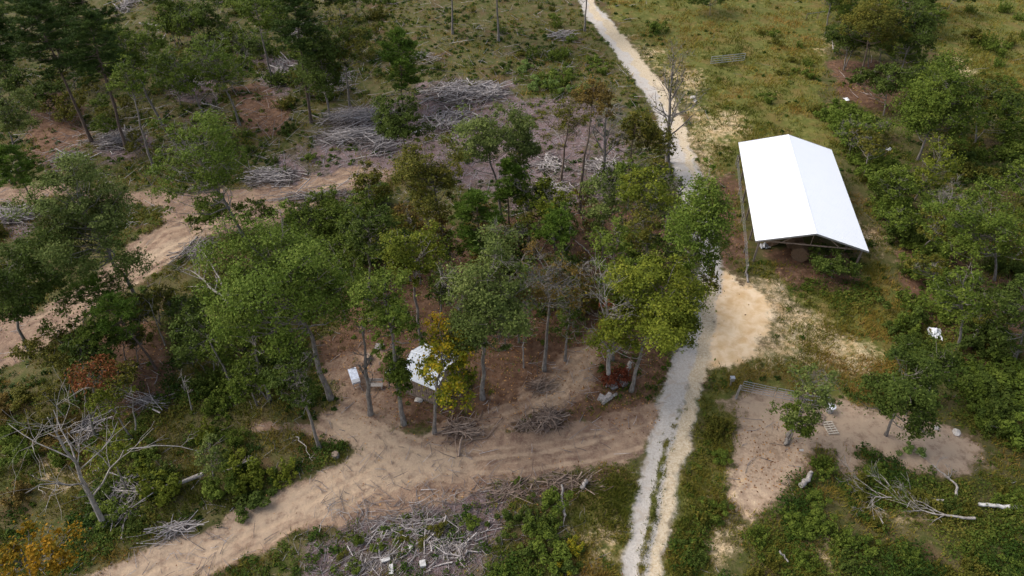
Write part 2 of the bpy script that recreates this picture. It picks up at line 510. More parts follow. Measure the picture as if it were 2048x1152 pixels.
def ground_material():
    m, nd, lk = newmat('ground')
    tc = nd.new('ShaderNodeTexCoord'); co = tc.outputs['Object']
    A = N(nd, 'ShaderNodeAttribute', attribute_name='mA'); B = N(nd, 'ShaderNodeAttribute', attribute_name='mB')
    D = N(nd, 'ShaderNodeAttribute', attribute_name='mC')
    def sep(a):
        s = nd.new('ShaderNodeSeparateColor'); lk.new(a.outputs['Color'], s.inputs[0]); return s.outputs
    gr, sn, dr = sep(A)[:3]; lt, ch, ol = sep(B)[:3]; tn, pt, st = sep(D)[:3]
    n1 = noise(nd, lk, co, .35, 5); n2 = noise(nd, lk, co, 1.6, 8, .65); n3 = noise(nd, lk, co, 7., 6, .65)
    n4 = noise(nd, lk, co, 22., 4, .7); n5 = noise(nd, lk, co, .9, 6, .6, .4)
    # rough overgrown ground
    base = mixc(nd, lk, mrange(nd, lk, n5, .38, .62), (.060, .066, .018), (.105, .088, .038))
    base = mixc(nd, lk, mrange(nd, lk, n1, .5, .68, 0, .8), base, (.095, .058, .032))
    base = mixc(nd, lk, mrange(nd, lk, n3, .55, .75, 0, .5), base, (.15, .12, .075))
    olv = mixc(nd, lk, mrange(nd, lk, n2, .35, .65), (.078, .088, .02), (.135, .128, .034))
    olv = mixc(nd, lk, mrange(nd, lk, n1, .45, .65, 0, .6), olv, (.15, .10, .035))
    base = mixc(nd, lk, mrange(nd, lk, ol, .25, .75), base, olv)
    def edge(v, nz, amp, w=.18):
        s = mth(nd, lk, 'MULTIPLY_ADD', nz, amp); s.node.inputs[2].default_value = -amp / 2
        t = mth(nd, lk, 'ADD', v, s)
        return mrange(nd, lk, t, .5 - w, .5 + w)
    lit = mixc(nd, lk, mrange(nd, lk, n2, .35, .65), (0.080, 0.043, 0.026), (0.150, 0.088, 0.056))
    lit = mixc(nd, lk, mrange(nd, lk, n4, .55, .7, 0, .6), lit, (0.221, 0.137, 0.105))
    c = mixc(nd, lk, edge(lt, n2, 1.7, .25), base, lit)
    # wood chips: stretched flecks in two directions
    v1 = nd.new('ShaderNodeMapping'); v1.inputs['Scale'].default_value = (9, 1.6, 1); v1.inputs['Rotation'].default_value = (0, 0, .6); lk.new(co, v1.inputs[0])
    v2 = nd.new('ShaderNodeMapping'); v2.inputs['Scale'].default_value = (1.7, 10, 1); v2.inputs['Rotation'].default_value = (0, 0, .25); lk.new(co, v2.inputs[0])
    f1 = noise(nd, lk, v1.outputs[0], 1.6, 5, .7, .3); f2 = noise(nd, lk, v2.outputs[0], 1.6, 5, .7, .3)
    fm = mth(nd, lk, 'MAXIMUM', f1, f2)
    chp = mixc(nd, lk, mrange(nd, lk, fm, .45, .72), (0.109, 0.074, 0.070), (0.304, 0.236, 0.246))
    chp = mixc(nd, lk, mrange(nd, lk, n5, .42, .6, 0, .75), chp, (0.119, 0.078, 0.068))
    chp = mixc(nd, lk, mrange(nd, lk, n1, .5, .62, 0, .7), chp, (.07, .062, .03))
    chp = mixc(nd, lk, mrange(nd, lk, n3, .6, .72, 0, .7), chp, (.33, .29, .28))
    c = mixc(nd, lk, edge(ch, n2, 1.9, .25), c, chp)
    drt = mixc(nd, lk, mrange(nd, lk, n5, .35, .65), (0.163, 0.102, 0.077), (0.293, 0.202, 0.143))
    drt = mixc(nd, lk, mrange(nd, lk, n3, .42, .66, 0, .6), drt, (0.324, 0.246, 0.174))
    drt = mixc(nd, lk, mrange(nd, lk, n4, .52, .66, 0, .65), drt, (.09, .06, .042))
    drt = mixc(nd, lk, mrange(nd, lk, mth(nd, lk, 'MULTIPLY', A.outputs['Alpha'], mrange(nd, lk, n2, .25, .65, .3, 1.)), .1, .9, 0, .8), drt, (.42, .325, .235))
    # wheel marks along the track
    drt = mixc(nd, lk, mrange(nd, lk, mth(nd, lk, 'MULTIPLY', st, mrange(nd, lk, n2, .3, .6, .45, 1.)), .15, .8, 0, .6), drt, (0.413, 0.312, 0.219))
    hs = nd.new('ShaderNodeMix'); hs.data_type = 'RGBA'; hs.blend_type = 'MULTIPLY'; hs.inputs[0].default_value = 1
    lk.new(drt, hs.inputs[6]); hs.inputs[7].default_value = (.97, .945, .915, 1); drt = hs.outputs[2]
    c = mixc(nd, lk, mth(nd, lk, 'MULTIPLY', edge(dr, n2, 1.7, .22), mrange(nd, lk, mth(nd, lk, 'MULTIPLY', lt, n2), .43, .62, 1., .45)), c, drt)
    snd = mixc(nd, lk, mrange(nd, lk, n5, .3, .7), (0.58, 0.385, 0.20), (0.74, 0.575, 0.385))
    snd = mixc(nd, lk, mrange(nd, lk, n4, .6, .75, 0, .4), snd, (0.308, 0.210, 0.117))
    c = mixc(nd, lk, mth(nd, lk, 'MULTIPLY', edge(pt, n2, 1.9, .34), mrange(nd, lk, n3, .38, .62, .3, .9)), c, snd)
    c = mixc(nd, lk, edge(sn, n2, 1.5, .22), c, snd)
    grv = mixc(nd, lk, mrange(nd, lk, n3, .35, .65), (0.34, 0.305, 0.268), (0.46, 0.42, 0.375))
    grv = mixc(nd, lk, mrange(nd, lk, n4, .35, .65, 0, .5), grv, (0.49, 0.455, 0.415))
    grv = mixc(nd, lk, mrange(nd, lk, n5, .5, .7, 0, .6), grv, (0.36, 0.29, 0.22))
    tan = mixc(nd, lk, mrange(nd, lk, n3, .35, .65), (.40, .31, .20), (.53, .45, .335))
    grv = mixc(nd, lk, edge(tn, n2, .7), grv, tan)
    c = mixc(nd, lk, edge(gr, n2, 1.3, .25), c, grv)
    p = nd.new('ShaderNodeBsdfPrincipled'); p.inputs['Roughness'].default_value = .95
    p.inputs['Specular IOR Level'].default_value = .1
    lk.new(c, p.inputs['Base Color'])
    hgt = mth(nd, lk, 'ADD', mth(nd, lk, 'MULTIPLY', n2, .6), mth(nd, lk, 'MULTIPLY', n3, .35))
    b = nd.new('ShaderNodeBump'); b.inputs['Strength'].default_value = .55; b.inputs['Distance'].default_value = .25
    lk.new(hgt, b.inputs['Height']); lk.new(b.outputs[0], p.inputs['Normal'])
    out = nd.new('ShaderNodeOutputMaterial'); lk.new(p.outputs[0], out.inputs[0])
    return m
GM = ground_material()

# wheel marks: distance to traced lines
def near_line(lines_, w):
    d = np.full(U.shape, 1e9)
    uu = U + wu * ppm * .15; vv = V + wv * ppm * .1
    for ln in lines_:
        ln = np.array(ln, float)
        for a, b in zip(ln[:-1], ln[1:]):
            ab = b - a; t = np.clip(((uu - a[0]) * ab[0] + (vv - a[1]) * ab[1]) / (ab @ ab), 0, 1)
            d = np.minimum(d, np.hypot(uu - a[0] - t * ab[0], vv - a[1] - t * ab[1]) / ppm)
    return np.clip(1 - d / w, 0, 1) ** .6 * (.5 + .5 * np.cos(d * 6.283 / .62))
streak = near_line([
 [(560,820),(640,855),(720,890),(800,925),(900,945),(1050,940),(1200,915),(1290,890)],
 [(640,830),(720,870),(830,900),(940,918),(1080,905),(1200,880),(1300,845)],
 [(790,900),(700,960),(560,1040),(400,1110),(260,1152)],
 [(850,920),(740,985),(620,1040),(480,1110),(400,1152)],
 [(850,870),(960,830),(1060,785),(1120,740),(1180,690)],
 [(930,865),(1040,835),(1130,790),(1170,740),(1220,660)],
 [(700,815),(760,850),(840,880)],
 [(60,640),(160,590),(260,520),(330,460),(450,430),(600,390),(720,350)],
 [(100,670),(200,600),(300,530),(400,470),(520,440),(640,400)],
], 1.15) * fbm(GX / .9, GY / .9, 90, 3) * 2.1

GZ = GZ - .07 * np.clip(streak, 0, 1)
def ground_meshes():
    ny, nx = GX.shape
    idx = np.arange(ny * nx).reshape(ny, nx)
    Q = np.stack([idx[:-1, :-1], idx[:-1, 1:], idx[1:, 1:], idx[1:, :-1]], -1).reshape(-1, 4)
    cm = lambda m: ((m[:-1, :-1] + m[1:, 1:]) / 2).ravel()
    reg = np.zeros(len(Q), int)
    dirtall = cm(np.maximum(mk_dirt, .0)); 
    reg[cm(mk_pad) > .5] = 4
    reg[cm(mk_sand) > .5] = 5
    reg[cm(mk_path) > .5] = 3
    reg[cm(mk_dirt) > .5] = 2
    reg[cm(mk_gravel) > .5] = 1
    names = ['ground', 'gravel_road', 'dirt_track', 'dirt_path', 'paddock_dirt', 'sandy_yard']
    co = np.stack([GX, GY, GZ], -1).reshape(-1, 3)
    dr = np.clip(np.maximum.reduce([mk_dirt, mk_path, mk_pad, mk_yard * .9]), 0, 1)
    z = np.ones(GX.size); tand = mask([[(80,1180),(330,1080),(520,1000),(700,905),(660,860),(640,820),(740,830),(900,900),(1000,930),(860,960),(720,1000),(560,1060),(400,1180)], [(1030,850),(1100,760),(1210,660),(1215,720),(1120,820)], [(230,560),(330,480),(420,440),(440,450),(330,520)]], 1.6, 12).ravel(); tand = np.maximum(tand, mk_pad.ravel())
    mA = np.stack([mk_gravel.ravel(), mk_sand.ravel(), dr.ravel(), tand], -1)
    mB = np.stack([mk_litter.ravel(), mk_chip.ravel(), mk_olive.ravel(), z], -1)
    mC = np.stack([mk_tan.ravel(), (mk_patch * .60).ravel(), streak.ravel(), z], -1)
    # normals from the whole sheet so that the pieces shade as one
    dzx = np.gradient(GZ, xs, axis=1); dzy = np.gradient(GZ, ys, axis=0)
    nor = np.stack([-dzx, -dzy, np.ones_like(dzx)], -1).reshape(-1, 3)
    nor /= np.linalg.norm(nor, axis=1)[:, None]
    for r, name in enumerate(names):
        q = Q[reg == r]
        used, inv = np.unique(q.ravel(), return_inverse=True)
        me = bpy.data.meshes.new(name)
        me.vertices.add(len(used)); me.vertices.foreach_set('co', co[used].astype(np.float32).ravel())
        me.loops.add(q.size); me.loops.foreach_set('vertex_index', inv.astype(np.int32).ravel())
        me.polygons.add(len(q)); me.polygons.foreach_set('loop_start', np.arange(0, q.size, 4, dtype=np.int32))
        me.polygons.foreach_set('loop_total', np.full(len(q), 4, np.int32))
        me.polygons.foreach_set('use_smooth', np.ones(len(q), bool))
        me.update(calc_edges=True)
        for an, arr in (('mA', mA), ('mB', mB), ('mC', mC)):
            at = me.attributes.new(an, 'FLOAT_COLOR', 'POINT')
            at.data.foreach_set('color', arr[used].astype(np.float32).ravel())
        me.normals_split_custom_set_from_vertices(nor[used].tolist())
        me.materials.append(GM)
        o = bpy.data.objects.new(name, me); COL.objects.link(o)
        tag(o, kind='structure')
ground_meshes()

S_olive = sampler(mk_olive); S_dirt = sampler(np.clip(np.maximum.reduce([mk_dirt, mk_path, mk_pad]), 0, 1)); S_yard = sampler(mk_yard)
S_gravel = sampler(mk_gravel); S_sand = sampler(mk_sand); S_patch = sampler(mk_patch)
S_litter = sampler(mk_litter); S_chip = sampler(mk_chip); S_med = sampler(mk_med)
BARN_FOOT = [(1478,330),(1665,330),(1735,540),(1512,540)]
def veg_polys(polys, warp=1.3, blur=5): return sampler(mask(polys, warp, blur))
bushy_polys = [
 [(330,600),(470,560),(560,640),(600,700),(640,800),(490,860),(690,890),(600,950),(400,1040),(330,1080),(200,1120),(120,1040),(140,900),(260,850),(330,760)],
 [(1390,1060),(1440,960),(1420,860),(1460,770),(1470,800),(1450,960),(1430,1060),(1400,1140),(1350,1175),(1360,1100)],
 [(1500,1060),(1570,960),(1700,900),(1800,950),(1980,960),(2060,1000),(2060,1170),(1500,1170)],
 [(1640,220),(1720,240),(1780,330),(1830,420),(1900,520),(1860,560),(1790,470),(1740,400),(1690,300)],
 [(1790,600),(1900,600),(2060,700),(2060,900),(1960,860),(1860,820),(1800,740)],
 [(990,1000),(1100,1010),(1140,1100),(1100,1170),(990,1170)],
 [(1020,110),(1150,90),(1230,140),(1180,190),(1080,210),(1030,190)],
 [(150,440),(250,430),(330,440),(240,500),(160,560),(60,560),(60,470)],
 [(430,460),(560,410),(760,380),(800,480),(740,600),(620,640),(480,640),(420,560)],
 [(290,0),(760,0),(760,150),(600,230),(460,180),(330,150)],
 [(1280,40),(1340,60),(1330,90),(1290,80)],
 [(1900,300),(2060,300),(2060,620),(1960,560),(1900,480)],
 [(1632,490),(1700,500),(1705,545),(1650,555)],
 [(1500,520),(1600,560),(1700,560),(1760,600),(1720,640),(1640,600),(1530,560)],
]
S_bushy = veg_polys(bushy_polys)
barn_m = np.zeros(U.shape, np.float32)
# filled in below once the barn is placed

# ------------------------------------------------------------------ barn
b_fl = Pz(1515, 487, 3.0); b_fr = Pz(1733, 498, 3.0); b_bl = Pz(1475, 287, 3.0); b_br = Pz(1665, 298, 3.0)
cen = (b_fl + b_fr + b_bl + b_br) / 4
side = ((b_bl - b_fl) + (b_br - b_fr)) / 2
LEN = np.linalg.norm(side); ang = math.atan2(side[1], side[0]) - math.pi / 2
WID = (np.linalg.norm(b_fr - b_fl) + np.linalg.norm(b_br - b_bl)) / 2
bz = float(hfun(cen[0], cen[1]))
print('barn', cen, LEN, WID, math.degrees(ang), bz)
def to_barn(x, y):
    dx, dy = x - cen[0], y - cen[1]
    return dx * math.cos(-ang) - dy * math.sin(-ang), dx * math.sin(-ang) + dy * math.cos(-ang)
M_roof = None
def roofmat():
    m, nd, lk = newmat('white_sheet_roof')
    tc = nd.new('ShaderNodeTexCoord')
    f = noise(nd, lk, tc.outputs['Object'], 1.2, 6, .6)
    c = mixc(nd, lk, mrange(nd, lk, f, .4, .75, 0, .5), (.77, .785, .81), (.74, .76, .79))
    p = nd.new('ShaderNodeBsdfPrincipled'); p.inputs['Roughness'].default_value = .62
    p.inputs['Specular IOR Level'].default_value = .15
    lk.new(c, p.inputs['Base Color'])
    out = nd.new('ShaderNodeOutputMaterial'); lk.new(p.outputs[0], out.inputs[0])
    return m
M_roof = roofmat()
M_post = plain('weathered_post', (.20, .16, .13), (.11, .085, .07), .85, 0, 5, .3)
M_wood = plain('weathered_planks', (.32, .235, .175), (.17, .12, .09), .85, 0, 4, .3)
M_hay = plain('hay', (.21, .13, .075), (.10, .06, .035), .95, 0, 18, .8)
M_galv = plain('galvanised_metal', (.42, .42, .43), (.30, .30, .31), .45, .6, 6)
M_stone = plain('grey_stone', (.34, .31, .30), (.20, .18, .17), .9, 0, 6, .6)
M_white = plain('white_plastic', (.78, .79, .82), (.62, .63, .66), .5, 0, 6)

def slab(g, a, b, c, d, t):
    """sheet through four corners with thickness t downward"""
    V = [np.array(p, float) for p in (a, b, c, d)]
    lo = [p - np.array([0, 0, t]) for p in V]
    g.add(V + lo, [[0, 1, 2, 3], [7, 6, 5, 4], [0, 4, 5, 1], [1, 5, 6, 2], [2, 6, 7, 3], [3, 7, 4, 0]])

def build_barn():
    e = empty('pole_barn', (cen[0], cen[1], bz), 'open sided pole barn with a bright white sheet metal gable roof', 'barn')
    e.rotation_euler = (0, 0, ang)
    w, l = WID / 2, LEN / 2; z0 = 3.0 - bz; zr = 4.45 - bz
    for s in (-1, 1):
        g = Geo(); slab(g, (s * w, -l, z0), (0, -l, zr), (0, l, zr), (s * w, l, z0), .035)
        k = int(LEN / .23)
        for i in range(k + 1):          # standing ribs of the sheeting
            y = -l + .03 + i * (LEN - .06) / k
            beam(g, (s * (w - .01), y, z0 + .006), (s * .06, y, zr - .012), .03, .02)
        o = g.build('roof_slope', M_roof, e)
    g = Geo(); beam(g, (0, -l - .02, zr + .012), (0, l + .02, zr + .008), .11, .02)
    g.build('ridge_cap', M_roof, e)
    g = Geo()
    for s in (-1, 1):
        for y in (-l + .0, l - .0):
            yy = y + (.03 if y > 0 else -.03)
            beam(g, (s * w, yy, z0 - .06), (0, yy, zr - .06), .03, .16)
    g.build('fascia', M_galv, e)
    n = 6
    for i in range(n):
        y = -l + .35 + i * (LEN - .7) / (n - 1)
        for s in (-1, 1):
            g = Geo(); x = s * (w - .45)
            zt = z0 + (zr - z0) * (.45 / w) - .2
            beam(g, (x, y, -.6), (x, y, zt), .15)
            g.build('post', M_post, e)
        g = Geo()                      # truss
        zc = z0 - .22
        beam(g, (-w + .25, y + .1, zc), (w - .25, y + .1, zc), .05, .12)
        for s in (-1, 1):
            beam(g, (s * (w - .25), y + .1, zc + .12), (0, y + .1, zr - .22), .045, .12)
            beam(g, (s * w * .5, y + .1, zc + .07), (s * w * .25, y + .1, zc + (zr - zc) * .7 - .1), .04, .08)
        beam(g, (0, y + .1, zc + .07), (0, y + .1, zr - .3), .04, .08)
        g.build('truss', M_wood, e)
    for s in (-1, 1):
        g = Geo(); beam(g, (s * (w - .45), -l + .2, z0 - .02), (s * (w - .45), l - .2, z0 - .02), .05, .18)
        g.build('eave_beam', M_wood, e)
    return e
barn = build_barn()
def barn_pt(x, y, z=None):
    X = cen[0] + x * math.cos(ang) - y * math.sin(ang); Y = cen[1] + x * math.sin(ang) + y * math.cos(ang)
    return np.array([X, Y, float(hfun(X, Y)) if z is None else z])

def hay_bale(bx, by, rot, label, z=0.):
    p = barn_pt(bx, by)
    g = Geo(); rng = np.random.default_rng(int(bx * 10 + by * 7 + 500))
    n = 28; r = .8
    prof = [(.0, -.62), (.55, -.62), (.74, -.6), (.8, -.52), (.8, .52), (.74, .6), (.55, .62), (.0, .62)]
    lathe(g, (0, 0, 0), prof, n)
    Vv = g.v[0]; Vv += rng.normal(size=Vv.shape) * .018
    V2 = np.stack([Vv[:, 2], Vv[:, 0], Vv[:, 1] + r], 1); g.v[0] = V2.astype(np.float32)
    o = g.build('hay_bale', M_hay, smooth=False)
    o.location = (p[0], p[1], p[2] - .04 + z); o.rotation_euler = (0, 0, ang + rot)
    return tag(o, label, 'hay bale', 'round hay bales stored in the barn')
hay_bale(-.2, -7.4, 1.35, 'brown round hay bale standing at the open front end of the white barn')
hay_bale(-2.6, -5.2, 1.5, 'brown round hay bale deeper in the shade under the left half of the white roof')
hay_bale(-.5, -5.4, 1.6, 'brown round hay bale directly behind the front bale under the ridge')

# old equipment cover hanging at the barn's front left corner
def sheet_heap(px, py, w, h, label, name='plastic_sheet', cat='plastic sheet', mat=None, z=0., p=None):
    p = P(px, py) if p is None else p
    rng = np.random.default_rng(int(px * 3 + py)); n = 12
    X, Y = np.meshgrid(np.linspace(-1, 1, n), np.linspace(-1, 1, n))
    Rr = np.hypot(X, Y)
    Z = np.clip(1 - Rr, 0, 1) * h + fbm(X * 3 + px, Y * 3 + py, 4, 3) * h * .8
    k = .75 + .5 * fbm(X * 2 + py, Y * 2, 8, 2)
    Vt = np.stack([X * w / 2 * k, Y * w / 2 * k * .8, Z], -1).reshape(-1, 3)
    idx = np.arange(n * n).reshape(n, n)
    F = np.stack([idx[:-1, :-1], idx[:-1, 1:], idx[1:, 1:], idx[1:, :-1]], -1).reshape(-1, 4)
    g = Geo(); g.add(Vt, F)
    Vb = Vt.copy(); Vb[:, 2] -= .03; g.add(Vb, F[:, ::-1])
    o = g.build(name, mat or M_white); o.location = (p[0], p[1], p[2] + z); o.rotation_euler = (0, 0, rng.uniform(0, 3))
    return tag(o, label, cat)
sheet_heap(1867, 668, 1.3, .45, 'crumpled white plastic sheet in the weeds above the dark tree right of the sandy yard')
sheet_heap(1693, 200, .75, .25, 'small crumpled white sheet in grass above the bright bushes behind the barn')
sheet_heap(1777, 299, .75, .2, 'small white scrap lying in the bushes right of the barn roof\'s back corner')
sheet_heap(1528, 494, .9, .4, 'pale grey crumpled cover at the front left corner post of the barn', 'plastic_cover', 'cover', M_galv)

# ------------------------------------------------------------------ small plank shed
def build_shed():
    zE = 2.15
    A = Pz(797, 750, zE); B = Pz(872, 781, zE); Dp = Pz(797, 664, zE)
    u = B - A; W = np.linalg.norm(u[:2]); a = math.atan2(u[1], u[0])
    n = np.array([-math.sin(a), math.cos(a)]); DEP = float((Dp - A)[:2] @ n)
    DEP = min(max(DEP, 3.2), 4.6)
    c = (A[:2] + B[:2]) / 2 + n * DEP / 2
    z0 = float(hfun(c[0], c[1]))
    print('shed', W, DEP, math.degrees(a), c)
    e = empty('plank_shed', (c[0], c[1], z0), 'small wooden plank shed with a white metal roof below the yellow tree', 'shed')
    e.rotation_euler = (0, 0, a)
    w, d = W / 2 - .18, DEP / 2 - .22
    def wall(p, q, h, name, gable=False, door=False):
        g = Geo(); p = np.array(p, float); q = np.array(q, float); Ln = np.linalg.norm(q - p); t = (q - p) / Ln
        k = int(Ln / .2); rng = random.Random(int(Ln * 100))
        for i in range(k):
            s0 = i * Ln / k; s1 = (i + 1) * Ln / k - rng.uniform(.03, .05)
            m_ = (s0 + s1) / 2
            hh = h + (0.75 * (1 - abs(m_ - Ln / 2) / (Ln / 2)) if gable else 0)
            a0 = p + t * s0; a1 = p + t * s1; am = (a0 + a1) / 2
            off = np.array([-t[1], t[0]]) * rng.uniform(-.006, .006)
            box(g, (am[0] + off[0], am[1] + off[1], hh / 2 - .1), (s1 - s0, .03, hh + .2), math.atan2(t[1], t[0]))
        return g.build(name, M_wood, e)
    h = zE - .12 - z0
    wall((-w, -d), (w, -d), h, 'front_wall')
    wall((w, d), (-w, d), h, 'back_wall')
    wall((-w, d - .03), (-w, -d + .03), h, 'gable_wall', True)
    wall((w, -d + .03), (w, d - .03), h, 'gable_wall', True)
    g = Geo()
    for zz in (.35, h * .55, h - .15):
        beam(g, (-w + .03, -d - .035, zz), (w - .03, -d - .035, zz), .03, .09)
    g.build('batten', M_post, e)
    zr = h + .95; zb = zE - z0
    for s in (-1, 1):
        g = Geo(); yy = s * DEP / 2
        slab(g, (-W / 2, yy, zb), (W / 2, yy, zb), (W / 2, 0, zr), (-W / 2, 0, zr), .03)
        for i in range(int(W / .25) + 1):
            x = -W / 2 + .02 + i * (W - .04) / int(W / .25)
            beam(g, (x, yy * .995, zb + .006), (x, s * .05, zr - .01), .03, .022)
        g.build('roof_slope', M_roof, e)
    g = Geo(); beam(g, (-W / 2, 0, zr + .02), (W / 2, 0, zr + .02), .2, .03); g.build('ridge_cap', M_roof, e)
    # lean-to on the left end
    g = Geo(); slab(g, (-W / 2 - 1.4, -DEP / 2 + .1, 1.75), (-W / 2 + .1, -DEP / 2 + .1, 2.0), (-W / 2 + .1, -.3, 2.0), (-W / 2 - 1.4, -.3, 1.75), .03)
    g.build('porch_roof', M_roof, e)
    for yy in (-DEP / 2 + .2, -.4):
        g = Geo(); beam(g, (-W / 2 - 1.3, yy, -.3), (-W / 2 - 1.3, yy, 1.72), .09); g.build('post', M_post, e)
build_shed()

# ------------------------------------------------------------------ table, bench and small things by the shed
def build_table():
    a = P(702, 731, .75); b = P(712, 761, .75)
    a = Pz(702, 731, .75); b = Pz(712, 761, .75)
    c = (a + b) / 2; z0 = float(hfun(c[0], c[1])); u = a - b; Ln = np.linalg.norm(u[:2]); rz = math.atan2(u[1], u[0])
    e = empty('folding_table', (c[0], c[1], z0), 'pale blue topped folding table standing left of the grey bench', 'table')
    e.rotation_euler = (0, 0, rz)
    g = Geo(); box(g, (0, 0, .74), (Ln, .66, .04)); g.build('tabletop', plain('pale_blue_top', (.62, .66, .76), (.36, .39, .47), .5, 0, 7), e)
    g = Geo(); box(g, (-Ln / 2 + .2, 0, .80), (.36, .62, .075)); g.build('tray', M_galv, e)
    for sx in (-1, 1):
        for sy in (-1, 1):
            g = Geo(); tube(g, [(sx * (Ln / 2 - .15), sy * .26, -.05), (sx * (Ln / 2 - .2), sy * .26, .72)], .022, 8); g.build('leg', M_galv, e)
        g = Geo(); tube(g, [(sx * (Ln / 2 - .16), -.24, .12), (sx * (Ln / 2 - .16), .24, .12)], .015, 6); g.build('crossbar', M_galv, e)
build_table()

def build_bench():
    a = Pz(737, 764, .45); b = Pz(763, 764, .45); c = (a + b) / 2; z0 = float(hfun(c[0], c[1])); Ln = np.linalg.norm(b - a) + .15
    e = empty('park_bench', (c[0], c[1], z0), 'grey slatted wooden bench standing right of the pale blue table', 'bench')
    e.rotation_euler = (0, 0, 0)
    g = Geo()
    for i in range(3): box(g, (0, -.16 + i * .13, .45), (Ln, .11, .03))
    m = plain('grey_wood', (.36, .32, .29), (.24, .21, .19), .85, 0, 9, .2)
    g.build('seat', m, e)
    g = Geo()
    for i in range(2): box(g, (0, .27 + i * .03, .60 + i * .14), (Ln, .028, .11))
    g.build('backrest', m, e)
    for sx in (-1, 1):
        for sy in (-1, 1):
            g = Geo(); box(g, (sx * (Ln / 2 - .1), sy * .17, .2), (.07, .07, .47)); g.build('leg', m, e)
        g = Geo(); beam(g, (sx * (Ln / 2 - .1), .225, .3), (sx * (Ln / 2 - .1), .32, .82), .05); g.build('back_post', m, e)
build_bench()

def log(name, p, q, r, mat, label, cat='log', group=None, r2=None, seed=0, kink=.04, n=8):
    p = np.array(p, float); q = np.array(q, float); rng = np.random.default_rng(seed)
    m = 7; t = np.linspace(0, 1, m)[:, None]
    pts = p + (q - p) * t + rng.normal(size=(m, 3)) * kink * np.array([1, 1, .4]) * np.sin(t * math.pi)
    g = Geo(); rr = np.linspace(r, r if r2 is None else r2, m) * (1 + rng.normal(size=m) * .05)
    c = pts[0].copy(); tube(g, pts - c, rr, n)
    o = g.build(name, mat, smooth=False); o.location = c
    return tag(o, label, cat, group)

def stump(px, py, r, h, label):
    p = P(px, py); e = empty('tree_stump', p, label, 'stump')
    g = Geo(); rng = np.random.default_rng(int(px))
    prof = [(r * 1.35, -.15), (r * 1.1, .08), (r, h * .5), (r * .97, h)]
    lathe(g, (0, 0, 0), prof, 12); g.v[0] += (rng.normal(size=g.v[0].shape) * r * .05).astype(np.float32)
    g.build('bark', BARK['gray'], e)
    g = Geo(); lathe(g, (0, 0, 0), [(r * .95, h - .01), (r * .5, h + .012), (0.001, h + .012)], 12); g.build('cut_face', M_wood, e)
stump(671, 912, .27, .3, 'grey tree stump at the tip of the grassy bank where the dirt tracks fork')
stump(736, 718, .3, .45, 'brown chopping stump on the bare ground above the bench')
log('firewood_log', P(733, 726, .12), P(741, 728, .12), .13, BARK['brown'], 'short brown firewood log lying in front of the chopping stump', seed=3)
sheet_heap(760, 694, .8, .25, 'small grey-white bundle on the ground at the edge of the tree above the bench', 'cloth_bundle', 'bundle', M_stone)

def rock(px, py, s, label, group=None, mat=None, p=None, flat=.6, z=0):
    p = P(px, py) if p is None else p
    rng = np.random.default_rng(int(px * 7 + py * 3))
    n, m = 14, 8; th = np.linspace(0, 2 * math.pi, n, endpoint=False); ph = np.linspace(-1.5, 1.5, m)
    T, Ph = np.meshgrid(th, ph)
    rr = 1 + (fbm(np.cos(T) * 1.5 + px, Ph * 1.6 + np.sin(T) * 1.5, 5, 2) - .5) * .9
    Vt = np.stack([np.cos(T) * np.cos(Ph) * rr, np.sin(T) * np.cos(Ph) * rr * .75, np.sin(Ph) * flat * rr], -1).reshape(-1, 3) * s / 2
    idx = np.arange(n * m).reshape(m, n)
    F = np.stack([idx[:-1], np.roll(idx, -1, 1)[:-1], np.roll(idx, -1, 1)[1:], idx[1:]], -1).reshape(-1, 4)
    g = Geo(); g.add(Vt, F); g.add(Vt[-n:], [list(range(n))]); g.add(Vt[:n], [list(range(n))[::-1]])
    o = g.build('rock', mat or M_stone); o.location = (p[0], p[1], p[2] + s * flat * .28 + z); o.rotation_euler = (0, 0, rng.uniform(0, 3))
    return tag(o, label, 'rock', group)
M_rockw = plain('pale_rock', (.5, .46, .42), (.36, .32, .28), .9, 0, 5, .5)
rock(839, 800, .75, 'flat pale rock lying at the foot of the plank shed wall', mat=M_rockw, flat=.4)
rock(1871, 857, .45, 'rounded pale rock on the sandy bank, left one of the two below the dark tree', mat=M_rockw)
rock(1912, 866, .7, 'broad pale rock on the sandy bank, right one of the two below the dark tree', mat=M_rockw, flat=.45)
rock(1385, 196, .8, 'pale tan rock beside the bend of the gravel road behind the bare tree', mat=M_rockw, flat=.5)
rock(1390, 203, .6, 'smaller tan rock just below the other one at the road bend', mat=M_rockw, flat=.5)
# blocks round the red shrub
def block(px, py, sx, sy, sz, rz, label, tilt=0., mat=None):
    p = P(px, py); g = Geo(); box(g, (0, 0, 0), (sx, sy, sz))
    rng = np.random.default_rng(int(px + py)); g.v[0] += (rng.normal(size=(8, 3)) * .035).astype(np.float32)
    o = g.build('stone_block', mat or M_stone); o.location = (p[0], p[1], p[2] + sz / 2 - .03 + abs(tilt) * sx * .35); o.rotation_euler = (0, tilt, rz)
    return tag(o, label, 'stone block', 'stone blocks dumped round the red leaved shrub')
block(1216, 771, .45, .4, .35, .2, 'smallest square grey stone block at the left foot of the red shrub')
block(1229, 772, .85, .55, .35, .5, 'broad grey stone block below the middle of the red shrub')
block(1249, 770, .7, .4, .3, .55, 'grey stone block beside the trunk at the lower right of the red shrub')
block(1236, 755, .8, .3, .3, 0, 'long grey stone block lying across the middle of the red shrub')
block(1246, 763, .35, .35, .35, .8, 'small pale stone block at the right foot of the red shrub', mat=M_rockw)
block(1204, 799, .6, .5, .35, -.6, 'grey stone block at the upper left end of the pale sawn beams')
block(1216, 795, .6, .3, .3, .9, 'darker grey stone block just above the pale sawn beams')
